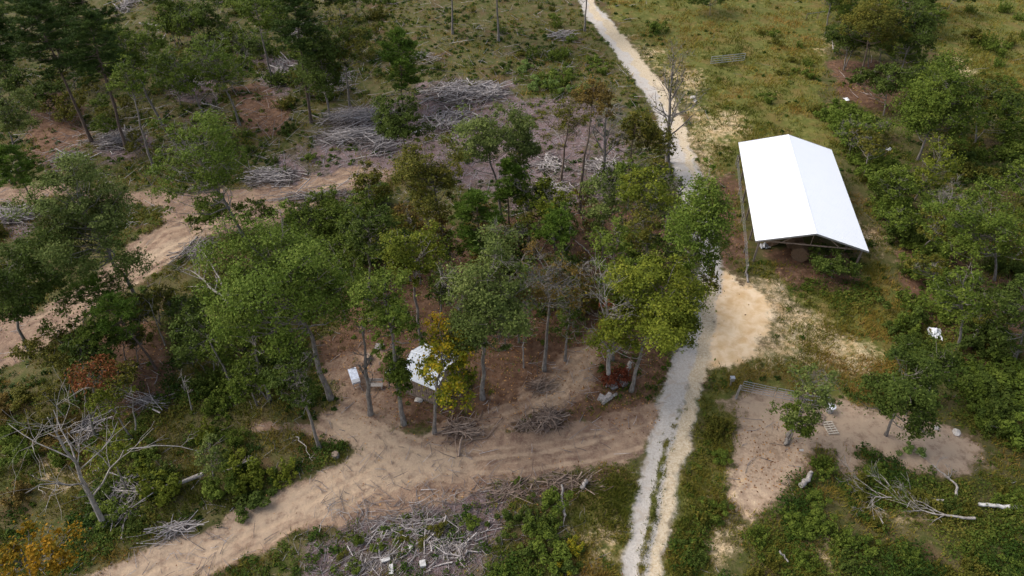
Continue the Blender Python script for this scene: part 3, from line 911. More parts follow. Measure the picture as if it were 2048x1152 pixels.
log('sawn_beam', P(1205, 810, .16), P(1222, 797, .16), .15, BARK['dead'], 'pale sawn beam lying diagonally below the red shrub, lower half of the pair', 'beam', seed=1, n=4)
log('sawn_beam', P(1219, 800, .22), P(1233, 790, .18), .13, BARK['dead'], 'pale sawn beam lying diagonally below the red shrub, upper half of the pair', 'beam', seed=2, n=4)
log('sawn_beam', P(1252, 752, .5), P(1259, 738, .9), .16, BARK['dead'], 'pale beam leaning against the trunk at the right of the red shrub', 'beam', seed=5, n=4)

# ------------------------------------------------------------------ gates, fences, feeder, pallet
def build_gate(pa, pb, h, nr, label, name='farm_gate', bars=2, r=.03):
    a = P(*pa); b = P(*pb); z0 = min(a[2], b[2]); u = b - a; Ln = np.linalg.norm(u[:2]); rz = math.atan2(u[1], u[0])
    e = empty(name, a, label, 'gate'); e.rotation_euler = (0, 0, rz)
    for i in range(nr):
        g = Geo(); z = h * (.18 + .82 * i / (nr - 1)); r = r if r > .04 else .02; tube(g, [(0.05, 0, z), (Ln - .05, 0, z)], r, 8); g.build('rail', M_galv, e)
    for x in [.05] + [Ln * (k + 1) / (bars + 1) for k in range(bars)] + [Ln - .05]:
        g = Geo(); tube(g, [(x, 0.001, h * .16), (x, 0.001, h * 1.01)], r, 8); g.build('upright', M_galv, e)
    return e
def post(px, py, h, r, label, mat=None, lean=(0, 0), name='fence_post', group=None):
    p = P(px, py); g = Geo()
    tube(g, [(0, 0, -.3), (lean[0] * .5, lean[1] * .5, h * .5), (lean[0], lean[1], h)], [r, r * .97, r * .93], 10)
    o = g.build(name, mat or M_post); o.location = p
    return tag(o, label, 'post', group)
build_gate((1480, 783), (1546, 797), 1.25, 5, 'galvanised tube gate at the top left corner of the dirt paddock')
build_gate((1548, 797), (1596, 806), 1.25, 5, 'galvanised tube gate half hidden by the small tree in the paddock')
post(1471, 797, 1.45, .10, 'pale round gate post at the left end of the paddock gate', BARK['dead'], (.12, .1))
post(1597, 807, 1.4, .07, 'thin grey gate post between paddock gate and rail fence')
def build_rail_fence(pts, h, label, rails=2, r=.035):
    e = empty('rail_fence', P(*pts[0]), label, 'fence'); o0 = P(*pts[0])
    W = [P(*p) - o0 for p in pts]
    for w in W:
        g = Geo(); tube(g, [w + np.array([0, 0, -.3]), w + np.array([0, 0, h + .05])], .05, 8); g.build('post', M_post, e)
    for k in range(rails):
        z = h * (k + 1) / rails - .05
        g = Geo(); tube(g, [w + np.array([0, .055, z]) for w in W], r, 6); g.build('rail', M_galv, e)
build_rail_fence([(1601, 808), (1628, 811), (1652, 814)], 1.1, 'short grey rail fence running up to the white lidded drum')
build_gate((1420, 130), (1488, 124), 1.2, 4, 'galvanised tube gate standing alone in the upper meadow', r=.045)
build_rail_fence([(1611, 41), (1634, 38), (1658, 34)], 1.1, 'thin grey rail in the tall grass beside the dark trees near the top', rails=1)
def build_wire_fence():
    pts = [(1471, 330), (1476, 390), (1482, 445), (1487, 505), (1490, 552)]
    o0 = P(*pts[0]); e = empty('wire_fence', o0, 'wire fence on leaning wooden posts along the left side of the white barn', 'fence')
    W = [P(*p) - o0 for p in pts]
    for i, w in enumerate(W):
        g = Geo(); tube(g, [w + np.array([0, 0, -.3]), w + np.array([.08 * (i % 2), 0, 1.3])], .06, 8); g.build('post', BARK['dead'], e)
    for z in (.45, .8, 1.15):
        g = Geo(); tube(g, [w + np.array([.07, 0, z]) for w in W], .012, 4); g.build('wire', M_galv, e)
build_wire_fence()
log('fallen_post', P(1491, 540, .1), P(1495, 566, .1), .09, BARK['dead'], 'bleached fallen post on the ground at the sandy edge before the barn', 'log', seed=8)

def build_feeder():
    p = P(1658, 823); e = empty('feed_drum', p, 'galvanised drum with a round white lid beside the end of the rail fence', 'drum')
    g = Geo(); lathe(g, (0, 0, 0), [(.26, -.1), (.26, .3), (.275, .31), (.26, .32), (.26, .62), (.24, .64)], 24); g.build('body', M_galv, e)
    g = Geo(); lathe(g, (0, 0, 0), [(.24, .645), (.335, .63), (.345, .655), (.32, .69), (.12, .735), (.0005, .74)], 28); g.build('lid', M_white, e)
    g = Geo(); lathe(g, (0, 0, 0), [(.12, .725), (.12, .765), (.09, .785), (.0005, .785)], 16); g.build('cap', M_galv, e)
build_feeder()

def build_pallet():
    p = P(1660, 857); e = empty('wooden_pallet', p + np.array([0, 0, .0]), 'pale slatted wooden pallet lying on the dirt below the white lidded drum', 'pallet')
    e.rotation_euler = (0, 0, .12)
    m = plain('pallet_wood', (.52, .45, .36), (.36, .29, .22), .85, 0, 9, .2)
    for i in range(3):
        g = Geo(); box(g, (-.36 + i * .36, 0, .07), (.05, 1.15, .09)); g.build('stringer', m, e)
    for i in range(6):
        g = Geo(); box(g, (0, -.52 + i * .208, .126), (.82, .10, .02)); g.build('deck_board', m, e)
build_pallet()
def build_pallet2():
    p = P(1636, 838); e = empty('wooden_pallet', p, 'weathered wooden pallet partly hidden under the small paddock tree', 'pallet')
    e.rotation_euler = (0, 0, -.5)
    for i in range(3):
        g = Geo(); box(g, (-.36 + i * .36, 0, .07), (.05, 1.1, .09)); g.build('stringer', M_wood, e)
    for i in range(5):
        g = Geo(); box(g, (0, -.5 + i * .25, .126), (.82, .10, .02)); g.build('deck_board', M_wood, e)
build_pallet2()
def build_pedestal():
    p = P(1460, 772); e = empty('utility_pedestal', p, 'small grey utility box on a post in the leaves left of the gate post', 'utility box')
    g = Geo(); box(g, (0, 0, .35), (.1, .1, .8)); g.build('post', M_post, e)
    g = Geo(); box(g, (0, 0, .86), (.32, .26, .3)); box(g, (0, 0, 1.03), (.36, .3, .04)); g.build('box', M_galv, e)
build_pedestal()
block(1603, 901, .32, .14, .08, -.1, 'small pale plank offcut lying on the paddock dirt', mat=M_rockw)
tag(bpy.context.scene.objects[-1]) if False else None

# ------------------------------------------------------------------ trees
def branch_path(p0, p1, rng, sag=.25, m=6, jit=.08):
    t = np.linspace(0, 1, m)[:, None]
    p0 = np.array(p0, float); p1 = np.array(p1, float)
    Ln = np.linalg.norm(p1 - p0)
    pts = p0 + (p1 - p0) * t
    pts[:, 2] -= (np.sin(t[:, 0] * math.pi) * sag * Ln * .35)
    pts += rng.normal(size=pts.shape) * jit * Ln * .35 * np.sin(t * math.pi)
    return pts

def twigs(g, p, d, Ln, r, lev, rng, spread=.6, up=.15, nch=(2, 4), sides=(6, 5, 4, 3, 3), minr=.006, a=None):
    m = 5; pts = [np.array(p, float)]; dd = np.array(d, float)
    for i in range(m - 1):
        dd = dd + rng.normal(size=3) * .16; dd[2] += up * .12; dd /= np.linalg.norm(dd)
        pts.append(pts[-1] + dd * Ln / (m - 1))
    pts = np.array(pts); r1 = max(r * .45, minr)
    rad = np.linspace(r, r1, m)
    tube(g, pts, rad, sides[min(len(sides) - 1, max(0, len(sides) - 1 - lev))], a, cap=False)
    if lev > 0:
        for k in range(rng.integers(nch[0], nch[1] + 1)):
            f = rng.uniform(.3, 1.0); i = min(int(f * (m - 1)), m - 1)
            s = rng.normal(size=3); s -= (s @ dd) * dd; s /= np.linalg.norm(s) + 1e-9
            nd_ = dd * (1 - spread * .5) + s * spread; nd_[2] += up * .3; nd_ /= np.linalg.norm(nd_)
            twigs(g, pts[i], nd_, Ln * rng.uniform(.5, .75), max(rad[i] * .6, minr), lev - 1, rng, spread, up, nch, sides, minr, a)
    return pts

def crown_geom(bx, by, cx, yt, yb, w, minrz=.3):
    base = P(bx, by); Y = base[1]
    cy = (yt + yb) / 2
    r = ray(cx, cy); t = Y / r[1]; c = np.array([0, 0, CAM_H]) + t * r
    depth = c[1] * ca - (c[2] - CAM_H) * sa
    Rx = w / 2 * depth / FPX
    th = math.atan2(CAM_H - c[2], c[1])
    app = (yb - yt) / 2 * depth / FPX
    Ry = Rx
    q = app ** 2 - (Rx * math.sin(th)) ** 2
    if q < (.45 * Rx * math.cos(th)) ** 2:
        Rz = .5 * min(Rx, app); Ry = math.sqrt(max(app ** 2 - (Rz * math.cos(th)) ** 2, (.4 * Rx) ** 2)) / math.sin(th); Ry = min(Ry, Rx)
    else: Rz = math.sqrt(q) / math.cos(th)
    return base, c, Rx, Ry, Rz, depth

TREES = []
def leafy_tree(name, label, bx, by, cx, yt, yb, w, pal='green', bark='gray', dens=1., seed=0, group='trees of the grove', bare=.0, clump=.27, grad=0., tr=None, cat='tree', leafs=None):
    base, c, Rx, Ry, Rz, depth = crown_geom(bx, by, cx, yt, yb, w)
    rng = np.random.default_rng(seed + int(bx * 13 + by * 7) % 99991)
    top = c[2] + Rz; k_ = 1.10 if group == 'trees of the central grove' else 1.06; Rx *= k_; Ry *= k_; dens = dens * 1.02
    TREES.append((label[:40], round(top - base[2], 1), round(c[2] - Rz - base[2], 1), round(Rx, 1), round(Ry, 1), round(c[0] - base[0], 1)))
    e = empty(name, base, label, cat, group)
    cl = c - base
    zlo = max(cl[2] - Rz, .5)
    gt = Geo()
    tr = tr or max(.06, .0115 * (top - base[2]) + .02)
    # trunk to near the top of the crown
    ttop = np.array([cl[0], 0, cl[2] + Rz * .45]); m = 9
    t = np.linspace(0, 1, m)[:, None]
    tp = np.array([0, 0, -.3]) + (ttop - np.array([0, 0, -.3])) * np.hstack([t ** 1.25, t, t])
    tp += np.hstack([rng.normal(size=(m, 2)) * .0065 * top, np.zeros((m, 1))]) * np.sin(t * math.pi)
    rad = tr * (1 - .82 * t[:, 0]); rad[0] = tr * 1.45
    tube(gt, tp, rad, 9)
    def trunk_at(z):
        i = np.clip(np.interp(z, tp[:, 2], np.arange(m)), 0, m - 1); k = int(min(i, m - 2)); f = i - k
        return tp[k] * (1 - f) + tp[k + 1] * f, rad[k] * (1 - f) + rad[k + 1] * f
    # clump centres
    Rm = (Rx + Ry + Rz) / 3
    K = int(np.clip(18 + Rx * Ry * Rz * .62, 15, 70))
    lobes = rng.uniform(0, 6.28, 5); amp = rng.uniform(.08, .26, 5)
    cs = []; tries = 0
    while len(cs) < K and tries < K * 40:
        tries += 1
        v = rng.normal(size=3); v /= np.linalg.norm(v)
        if v[2] < -.72: continue
        az = math.atan2(v[1], v[0])
        env = .86 + sum(amp[i] * math.sin((i + 1) * az + lobes[i] + v[2] * 2) for i in range(5))
        rr = rng.uniform(.25, 1) ** .45 * np.clip(env, .35, 1.18)
        # narrower towards the top
        q = v * rr * np.array([Rx, Ry, Rz])
        if all(np.linalg.norm((q - o) / np.array([Rx, Ry, Rz])) > .21 for o in cs): cs.append(q)
    g = Geo(); sz = .125 + .00115 * depth
    if leafs: sz = leafs
    for q in cs:
        ctr = q + cl
        if ctr[2] < .5: ctr[2] = .5
        zatt = max(min(ctr[2] - .45 * math.hypot(q[0], q[1]) - .3, ttop[2] * .97), zlo * .75)
        pa, ra = trunk_at(zatt)
        bp = branch_path(pa, ctr, rng)
        tube(gt, bp, np.linspace(min(ra * .55, .12), .018, len(bp)), 5, cap=False)
        rc = Rm * clump * .88 * rng.choice([.6, .85, 1.05, 1.35]) * rng.uniform(.85, 1.15)
        for k in range(3):
            d = rng.normal(size=3); d[2] = abs(d[2]) * .6; d /= np.linalg.norm(d)
            s0 = bp[rng.integers(2, 6)]
            tube(gt, branch_path(s0, s0 + d * rc * 1.1, rng, 0, 4), np.linspace(.022, .008, 4), 3, cap=False)
        if rng.uniform() < bare:
            for k in range(4):
                d = rng.normal(size=3); d[2] = abs(d[2]); d /= np.linalg.norm(d)
                twigs(gt, ctr, d, rc * 1.0, .022, 2, rng)
            if rng.uniform() < .6: continue
        n = int(dens * (rc ** 2) * 4 * math.pi * .75 / (sz * sz * .42) * .82)
        n = int(np.clip(n, 30, 900))
        S = rng.normal(size=(max(5, n // 28), 3)); S /= np.linalg.norm(S, axis=1)[:, None]
        S = S[(S[:, 2] > -.35) | (rng.uniform(size=len(S)) < .3)]
        if len(S) == 0: continue
        S = S * rng.uniform(.45, 1.1, (len(S), 1)) * rc * np.array([1, 1, .68])
        si = rng.integers(0, len(S), n)
        off = S[si] + rng.normal(size=(n, 3)) * rc * .22 * np.array([1, 1, .6])
        cc = ctr + off; cc[:, 2] = np.maximum(cc[:, 2], .15)
        rad_ = (off + q * .5); rad_ = rad_ / (np.linalg.norm(rad_, axis=1)[:, None] + 1e-6)
        srn = rng.uniform(-.2, .2, len(S))
        rn = .42 + rng.normal(size=n) * .17 + srn[si] + rng.uniform(-.16, .16)
        if grad: rn = rn + grad * ((cc[:, 2] - cl[2]) / Rz * .5 + .25 * math.sin(az))
        leaves(g, cc, rng, sz, .6, rad_, rn)
    if cs:                                  # loose single sprays between the clumps
        ne = int(min(900, dens * 260 * len(cs) * .12)); q = np.array(cs)[rng.integers(0, len(cs), ne)] + cl + rng.normal(size=(ne, 3)) * Rm * .2 * np.array([1, 1, .7])
        q[:, 2] = np.maximum(q[:, 2], .2); leaves(g, q, rng, sz, .5, None, .5 + rng.normal(size=ne) * .2)
    gt.build('trunk', BARK[bark], e, smooth=True)
    if g.n: g.build('crown', L[pal], e, attr=True)
    return e

def pine_tree(name, label, bx, by, cx, yt, yb, w, pal='pine', seed=0, group='pines on the cut slope', dens=1.):
    base, c, Rx, Ry, Rz, depth = crown_geom(bx, by, cx, yt, yb, w)
    rng = np.random.default_rng(seed + int(bx * 13 + by * 7) % 99991)
    cl = c - base; top = cl[2] + Rz
    TREES.append((label[:40], round(top, 1), round(cl[2] - Rz, 1), round(Rx, 1), round(Ry, 1), round(cl[0], 1)))
    e = empty(name, base, label, 'pine', group)
    gt = Geo(); m = 10; t = np.linspace(0, 1, m)[:, None]
    a0 = np.array([0, 0, -.3]); tt = np.array([cl[0], 0, top * .98])
    tp = a0 + (tt - a0) * t + np.hstack([rng.normal(size=(m, 2)) * .08, np.zeros((m, 1))]) * np.sin(t * math.pi)
    tr = max(.07, .0105 * top + .03); rad = tr * (1 - .88 * t[:, 0]); rad[0] *= 1.25
    tube(gt, tp, rad, 9)
    g = Geo(); z0 = max(cl[2] - Rz, .8)
    nb = int(np.clip((top - z0) * 8.5, 34, 90)); C = []; Dn = []; RN = []
    for i in range(nb):
        f = (i + rng.uniform()) / nb; z = z0 + (top - z0) * f
        prof = math.sin(math.pi * (.16 + .84 * f) ** .75) ** .7 * (1 if f < .85 else .8)
        Ln = max(Rx * prof * rng.uniform(.7, 1.12), .35)
        az = rng.uniform(0, 6.283)
        i_ = np.interp(z, tp[:, 2], np.arange(m)); k = int(min(i_, m - 2)); fr = i_ - k
        p0 = tp[k] * (1 - fr) + tp[k + 1] * fr
        d = np.array([math.cos(az), math.sin(az) * Ry / Rx, rng.uniform(-.05, .35) + f * .35])
        p1 = p0 + d * Ln
        bp = branch_path(p0, p1, rng, .25, 6, .05)
        tube(gt, bp, np.linspace(.045 * (1 - f * .5), .01, 6), 4, cap=False)
        nt = int(6 + Ln * 6.5)
        lr = rng.uniform(-.2, .2)
        for s in rng.uniform(.3, 1.03, nt):
            q = bp[0] + (bp[-1] - bp[0]) * s; q = q + rng.normal(size=3) * np.array([.26, .26, .10]) * (.6 + Ln * .25)
            C.append(q); RN.append(.45 + lr + rng.normal() * .15)
    for i in range(8):                       # dead stubs below the crown
        z = rng.uniform(z0 * .45, z0); i_ = np.interp(z, tp[:, 2], np.arange(m)); k = int(min(i_, m - 2)); fr = i_ - k
        p0 = tp[k] * (1 - fr) + tp[k + 1] * fr; az = rng.uniform(0, 6.283)
        twigs(gt, p0, (math.cos(az), math.sin(az), .1), rng.uniform(.5, 1.4), .02, 1, rng)
    C = np.array(C); RN = np.array(RN)
    nn = int(13 * dens); n = len(C) * nn
    D = rng.normal(size=(n, 3)); D[:, 2] = np.abs(D[:, 2]) * .7 + .1; D /= np.linalg.norm(D, axis=1)[:, None]
    Cn = np.repeat(C, nn, 0)
    ln = (.26 + .0012 * depth) * rng.uniform(.7, 1.2, n)[:, None]
    W_ = np.cross(D, rng.normal(size=(n, 3))); W_ /= np.linalg.norm(W_, axis=1)[:, None]
    wd = (.022 + .0004 * depth)
    Vt = np.stack([Cn - W_ * wd * .4, Cn + W_ * wd * .4, Cn + D * ln * .8 + W_ * wd * .6, Cn + D * ln], 1).reshape(-1, 3)
    g.add(Vt, np.arange(n * 4).reshape(-1, 4), np.repeat(np.clip(np.repeat(RN, nn) + rng.normal(size=n) * .1, 0, 1), 4))
    gt.build('trunk', BARK['pine'], e, smooth=True)
    g.build('crown', L[pal], e, attr=True)
    return e

def dead_tree(name, label, bx, by, tx, ty, group=None, bark='dead', seed=0, n=12, spread=.7, lev=3, tr=None, low=.3, leafpal=None, nleaf=0, blen=.38):
    base = P(bx, by); r = ray(tx, ty); t = base[1] / r[1]; top = np.array([0, 0, CAM_H]) + t * r
    rng = np.random.default_rng(seed + int(bx + by * 3)); e = empty(name, base, label, 'dead tree' if bark == 'dead' else 'tree', group)
    h = top[2] - base[2]; tl = top - base
    TREES.append((label[:40], round(h, 1), 0, 0, 0, round(tl[0], 1)))
    g = Geo(); m = 9; tt = np.linspace(0, 1, m)[:, None]
    tp = np.array([0, 0, -.3]) + (tl - np.array([0, 0, -.3])) * tt + np.hstack([rng.normal(size=(m, 2)) * .011 * h, np.zeros((m, 1))]) * np.sin(tt * 3.14)
    tr = tr or .018 * h + .03; rad = tr * (1 - .85 * tt[:, 0]); rad[0] *= 1.3
    tube(g, tp, rad, 9); gb = Geo(); ends = []
    for i in range(n):
        f = low + (1 - low) * (i + rng.uniform()) / n; f = min(f, .98)
        q = f * (m - 1); k = int(min(q, m - 2)); fr = q - k; p0 = tp[k] * (1 - fr) + tp[k + 1] * fr; rr = rad[k]
        az = i * 2.4 + rng.uniform(-.5, .5); d = np.array([math.cos(az) * spread, math.sin(az) * spread, rng.uniform(.35, .9)]); d /= np.linalg.norm(d)
        pts = twigs(gb, p0, d, h * blen * rng.uniform(.7, 1.15) * (1.15 - f * .6), max(rr * .5, .02), lev, rng, .65, .35, (2, 4), (6, 5, 4, 3, 3), .009)
        ends.append(pts[-1]); ends.append(pts[2])
    g.build('trunk', BARK[bark], e, smooth=True); gb.build('branches', BARK[bark], e, smooth=True)
    if leafpal:
        gl = Geo(); E_ = np.array(ends); c = E_[rng.integers(0, len(E_), nleaf)] + rng.normal(size=(nleaf, 3)) * .55
        leaves(gl, c, rng, .26, .5); gl.build('crown', L[leafpal], e, attr=True)
    return e

G1 = 'trees of the central grove'
LT = leafy_tree
# central grove
LT('oak_tree', 'big grey green oak with visible grey limbs, its straight trunk standing right of the shed', 965, 797, 975, 487, 722, 178, 'gray', dens=1.0, group=G1, bare=.25)
LT('leafy_tree', 'sparse brown leaved tree with many bare grey twigs right of the big grey green oak', 1088, 740, 1105, 480, 650, 135, 'brown', dens=.42, group=G1, bare=.75)
LT('leafy_tree', 'round green tree standing left of the shed with foliage hanging down its trunk', 808, 847, 778, 530, 706, 132, 'green', dens=1.1, group=G1)
LT('leafy_tree', 'narrow green tree with leaves low on its trunk at the left corner of the shed', 806, 842, 796, 690, 800, 34, 'green', dens=1.1, group=G1, clump=.4)
LT('yellow_tree', 'tree turning golden yellow at the top, hanging over the white shed roof', 868, 864, 890, 640, 806, 122, 'gold', dens=1.1, group=G1, grad=.7, clump=.27, leafs=.2)
LT('leafy_tree', 'widest bright green tree, spreading left of the shed above the trodden yard', 662, 797, 572, 440, 690, 255, 'bright', dens=.68, group=G1, tr=.24)
dead_tree('thin_tree', 'thin nearly bare tree standing between the table and the bench', 740, 828, 724, 640, G1, 'gray', n=9, spread=.4, blen=.2, lev=2)
LT('leafy_tree', 'slim tree with a small dark crown where the yard meets the grassy bank', 640, 897, 592, 690, 830, 105, 'dark', dens=.6, group=G1, bare=.2)
LT('leafy_tree', 'yellow green tree just above the round green one near the middle of the grove', 842, 690, 826, 436, 575, 130, 'yg', dens=1.1, group=G1)
LT('leafy_tree', 'dark green tree on the grove\'s upper left edge below the upper path', 742, 610, 742, 398, 530, 105, 'dark', dens=1.2, group=G1)
LT('leafy_tree', 'small olive brown tree beside the branch litter at the end of the upper path', 745, 440, 737, 320, 402, 66, 'olive', dens=1.2, group=G1)
LT('leafy_tree', 'dark leafy tree standing in front of the grey brush piles above the grove', 813, 335, 806, 186, 290, 88, 'dark', dens=1.1, group=G1, clump=.36)
LT('leafy_tree', 'broad golden olive tree at the upper edge of the grove', 895, 520, 862, 285, 430, 130, 'olive', dens=.85, group=G1)
LT('leafy_tree', 'tall pale grey green tree at the top of the grove against the brush piles', 1005, 440, 966, 205, 350, 122, 'gray', dens=.85, group=G1)
LT('leafy_tree', 'narrow grey green tree touching the right side of the tall pale one', 1052, 420, 1045, 215, 345, 60, 'gray', dens=.95, group=G1, clump=.4)
pine_tree('pine_tree', 'broad dark green pine in the middle of the grove', 965, 570, 955, 380, 500, 108, 'pineg', group=G1, dens=1.5)
pine_tree('pine_tree', 'narrow green pine just above the broad pine in the grove', 1018, 480, 1018, 318, 405, 66, 'pineg', group=G1, dens=1.5)
LT('leafy_tree', 'sparse olive tree on two thin stems over the chip covered clearing', 1122, 362, 1140, 182, 300, 100, 'olive', 'brown', dens=.42, group=G1, bare=.4)
LT('leafy_tree', 'golden brown topped tree highest over the chip covered clearing', 1158, 425, 1187, 152, 235, 92, 'brown', 'brown', dens=.85, group=G1, bare=.1)
dead_tree('bare_tree', 'grey twiggy bare tree between the golden brown and the dark round tree', 1205, 365, 1215, 190, G1, 'gray', n=14, lev=3, blen=.3, spread=.55)
LT('leafy_tree', 'dark olive brown round tree left of the gravel road below the bend', 1257, 345, 1270, 205, 318, 82, 'olive', 'brown', dens=1.2, group=G1)
dead_tree('bare_tree', 'tall leafless tree with fine grey branches against the pale gravel at the road bend', 1336, 325, 1347, 105, G1, 'gray', n=18, lev=3, blen=.3, spread=.5, low=.25, leafpal='olive', nleaf=420)
LT('leafy_tree', 'small olive tree at the foot of the bare tree beside the gravel road', 1340, 350, 1330, 240, 322, 58, 'olive', dens=.7, group=G1)
LT('leafy_tree', 'olive yellow tree in the upper right corner of the grove beside the road', 1295, 520, 1298, 326, 425, 112, 'yg', dens=1.0, group=G1)
LT('leafy_tree', 'pale green tree left of the olive yellow one over the leaf litter', 1205, 520, 1206, 350, 465, 90, 'gray', dens=.8, group=G1)
LT('leafy_tree', 'low yellow green tree crown below the chip covered clearing', 1110, 500, 1100, 362, 430, 100, 'yg', dens=1.0, group=G1)
pine_tree('pine_tree', 'flat topped yellowish green pine right of the broad pine', 1112, 570, 1113, 422, 492, 98, 'pineg', group=G1, dens=1.5)
LT('leafy_tree', 'green tree in the right half of the grove above the reddish leaf litter', 1235, 640, 1222, 440, 545, 95, 'green', dens=.9, group=G1)
LT('leafy_tree', 'olive green tree between the grove\'s right edge and the reddish litter gap', 1300, 600, 1282, 405, 505, 95, 'olive', dens=.7, group=G1)
LT('leafy_tree', 'bright green tall crown hanging over the gravel road opposite the barn', 1360, 690, 1390, 342, 585, 112, 'bright', dens=1.05, group=G1, clump=.3)
LT('leafy_tree', 'low yellowish crown over the gravel road just below the bright green one', 1352, 700, 1396, 510, 590, 80, 'olive', dens=.6, group=G1)
LT('leafy_tree', 'large yellow green tree leaning over the gravel road opposite the sandy yard', 1262, 782, 1315, 515, 725, 190, 'yg', dens=1.25, group=G1)
LT('leafy_tree', 'green tree behind the left shoulder of the large yellow green tree by the road', 1225, 720, 1236, 512, 620, 100, 'green', dens=1.0, group=G1)
dead_tree('dead_tree', 'bleached bare tree with forking limbs rising from the red leaved shrub', 1220, 768, 1208, 565, G1, 'dead', n=13, lev=3, spread=.7, blen=.32, tr=.2)
LT('understory_tree', 'dark understory tree in the shade below the green tree of the right grove', 1335, 620, 1335, 455, 560, 70, 'dark', dens=1.0, group=G1)
LT('understory_tree', 'dark understory tree between the brown leaved tree and the bleached bare tree', 1130, 720, 1140, 560, 700, 50, 'dark', dens=.8, group=G1)
LT('understory_tree', 'dark understory tree left of the big grey green oak', 880, 640, 890, 500, 640, 60, 'dark', dens=.8, group=G1)
LT('understory_tree', 'dark green tree filling the gap behind the widest bright tree', 690, 640, 680, 480, 600, 90, 'green', dens=1.0, group=G1)

# left slope
G2 = 'trees on the left slope'
LT('leafy_tree', 'light green open crowned tree between the two arms of the upper path', 490, 478, 398, 232, 440, 190, 'bright', dens=.62, group=G2, bare=.12, clump=.22)
LT('leafy_tree', 'large pale topped tree standing over the left stretch of the upper path', 292, 628, 175, 340, 555, 190, 'gray', dens=1.0, group=G2)
LT('leafy_tree', 'big dark tree at the left edge where the path leaves the picture', 62, 715, 30, 480, 672, 165, 'dark', dens=1.0, group=G2)
LT('leafy_tree', 'grey green tree at the left edge above the bright pine', 45, 340, 18, 160, 300, 82, 'gray', dens=.9, group=G2)
pine_tree('pine_tree', 'bright green young pine at the left edge below the grey green tree', 78, 425, 30, 290, 375, 92, 'pineg', dens=1.4, group=G2)
G3 = 'pines on the upper left slope'
pine_tree('pine_tree', 'dark tall pine with a long bare trunk, second from the upper left corner', 183, 283, 92, 0, 150, 130, 'pine', group=G3, dens=1.5)
pine_tree('pine_tree', 'dark tall pine with the longest bare trunk above the small brush pile', 253, 300, 200, 25, 160, 130, 'pine', group=G3, dens=1.5)
pine_tree('pine_tree', 'dark pine cut by the left edge in the upper left corner', 30, 170, -5, 10, 130, 90, 'pine', group=G3, dens=1.5)
pine_tree('pine_tree', 'dark pine at the top edge between the two tall pines', 230, 215, 175, -40, 80, 120, 'pine', group=G3, dens=1.5)
pine_tree('pine_tree', 'dark pine top reaching out of the picture above the upper left corner', 125, 130, 80, -90, 40, 120, 'pine', group=G3, dens=1.5)
LT('leafy_tree', 'mixed green tree right of the tall pines near the top edge', 325, 250, 248, 40, 165, 92, 'green', dens=.8, group=G2)
LT('leafy_tree', 'low leafy tree hanging over the right side of the longest trunked pine', 310, 345, 260, 120, 210, 90, 'green', dens=.6, group=G2)
LT('leafy_tree', 'light green tree over the grey branch litter, left one of the pair', 425, 262, 362, 95, 190, 110, 'green', dens=.6, group=G2, bare=.2)
LT('leafy_tree', 'light green tree over the grey branch litter, right one of the pair', 480, 250, 432, 70, 190, 110, 'bright', dens=.5, group=G2, bare=.2)
LT('leafy_tree', 'sparse tree with a pale trunk at the top edge above the upright grey brush', 547, 168, 512, -30, 60, 90, 'green', dens=.7, group=G2)
pine_tree('pine_tree', 'slender pine with a dark trunk left of the dense green trees at the top', 622, 246, 598, -10, 110, 90, 'pine', group=G2, dens=1.4)
LT('leafy_tree', 'dense dark green tree above the long brush pile', 660, 240, 645, 50, 200, 110, 'dark', dens=.8, group=G2)
LT('leafy_tree', 'olive green tree with loose crown right of the dense dark one above the brush pile', 700, 215, 690, 20, 150, 90, 'olive', dens=.55, group=G2)
pine_tree('pine_tree', 'soft light green pine rising behind the dark leafy tree by the brush piles', 806, 215, 800, 60, 172, 100, 'pineg', group=G2, dens=1.3)
for i, (bx, by, tx, ty, lb) in enumerate([(905, 68, 900, -90, 'pale bare trunk at the top edge, left one of the two over the open slope'), (997, 82, 992, -90, 'pale bare trunk at the top edge, right one of the two over the open slope'), (1169, 62, 1172, -70, 'dark trunk at the top edge standing at the left side of the gravel road')]):
    LT('leafy_tree', lb, bx, by, tx, ty - 30, ty + 60, 100, 'green', 'gray', dens=.6, group=G2, seed=i)
LT('leafy_tree', 'bushy green tree between the left path and the red leaved tree', 190, 730, 175, 598, 712, 112, 'green', dens=1.0, group=G2)
LT('leafy_tree', 'second bushy tree with yellowish flank beside the brown gap in the left grove', 225, 760, 140, 660, 770, 120, 'olive', dens=.8, group=G2)
LT('red_tree', 'small tree with red autumn leaves in the left grove', 190, 872, 168, 718, 790, 118, 'red', dens=1.1, group=G2, grad=.25)
LT('leafy_tree', 'pale yellow green tree just below the red leaved tree', 265, 880, 215, 762, 838, 90, 'yg', dens=.7, group=G2)
pine_tree('pine_tree', 'pale soft pine whose crown spreads over the left path', 288, 672, 195, 535, 622, 125, 'pineg', group=G2, dens=.8)
pine_tree('pine_tree', 'soft pine right below the pale pine, on a bare leaning trunk', 312, 738, 232, 585, 672, 90, 'pineg', group=G2, dens=.9)
LT('leafy_tree', 'dark green tree in the thicket left of the widest bright tree', 470, 780, 400, 600, 700, 130, 'dark', dens=.9, group=G2)
LT('leafy_tree', 'green tree low in the thicket touching the widest bright tree', 540, 800, 500, 600, 720, 110, 'green', dens=.8, group=G2)
dead_tree('dead_tree', 'large bleached dead tree leaning left with forked limbs at the lower left', 210, 1052, 95, 835, None, 'dead', n=8, spread=.75, lev=2, tr=.19, low=.25, blen=.5)
LT('yellow_tree', 'orange yellow tree in the lower left corner', 110, 1240, 50, 1035, 1180, 165, 'amber', dens=1.5, group=G2, grad=.3, clump=.25)
LT('leafy_tree', 'yellow green shrubby tree right of the large dead tree', 255, 985, 228, 865, 950, 100, 'yg', dens=.8, group=G2)
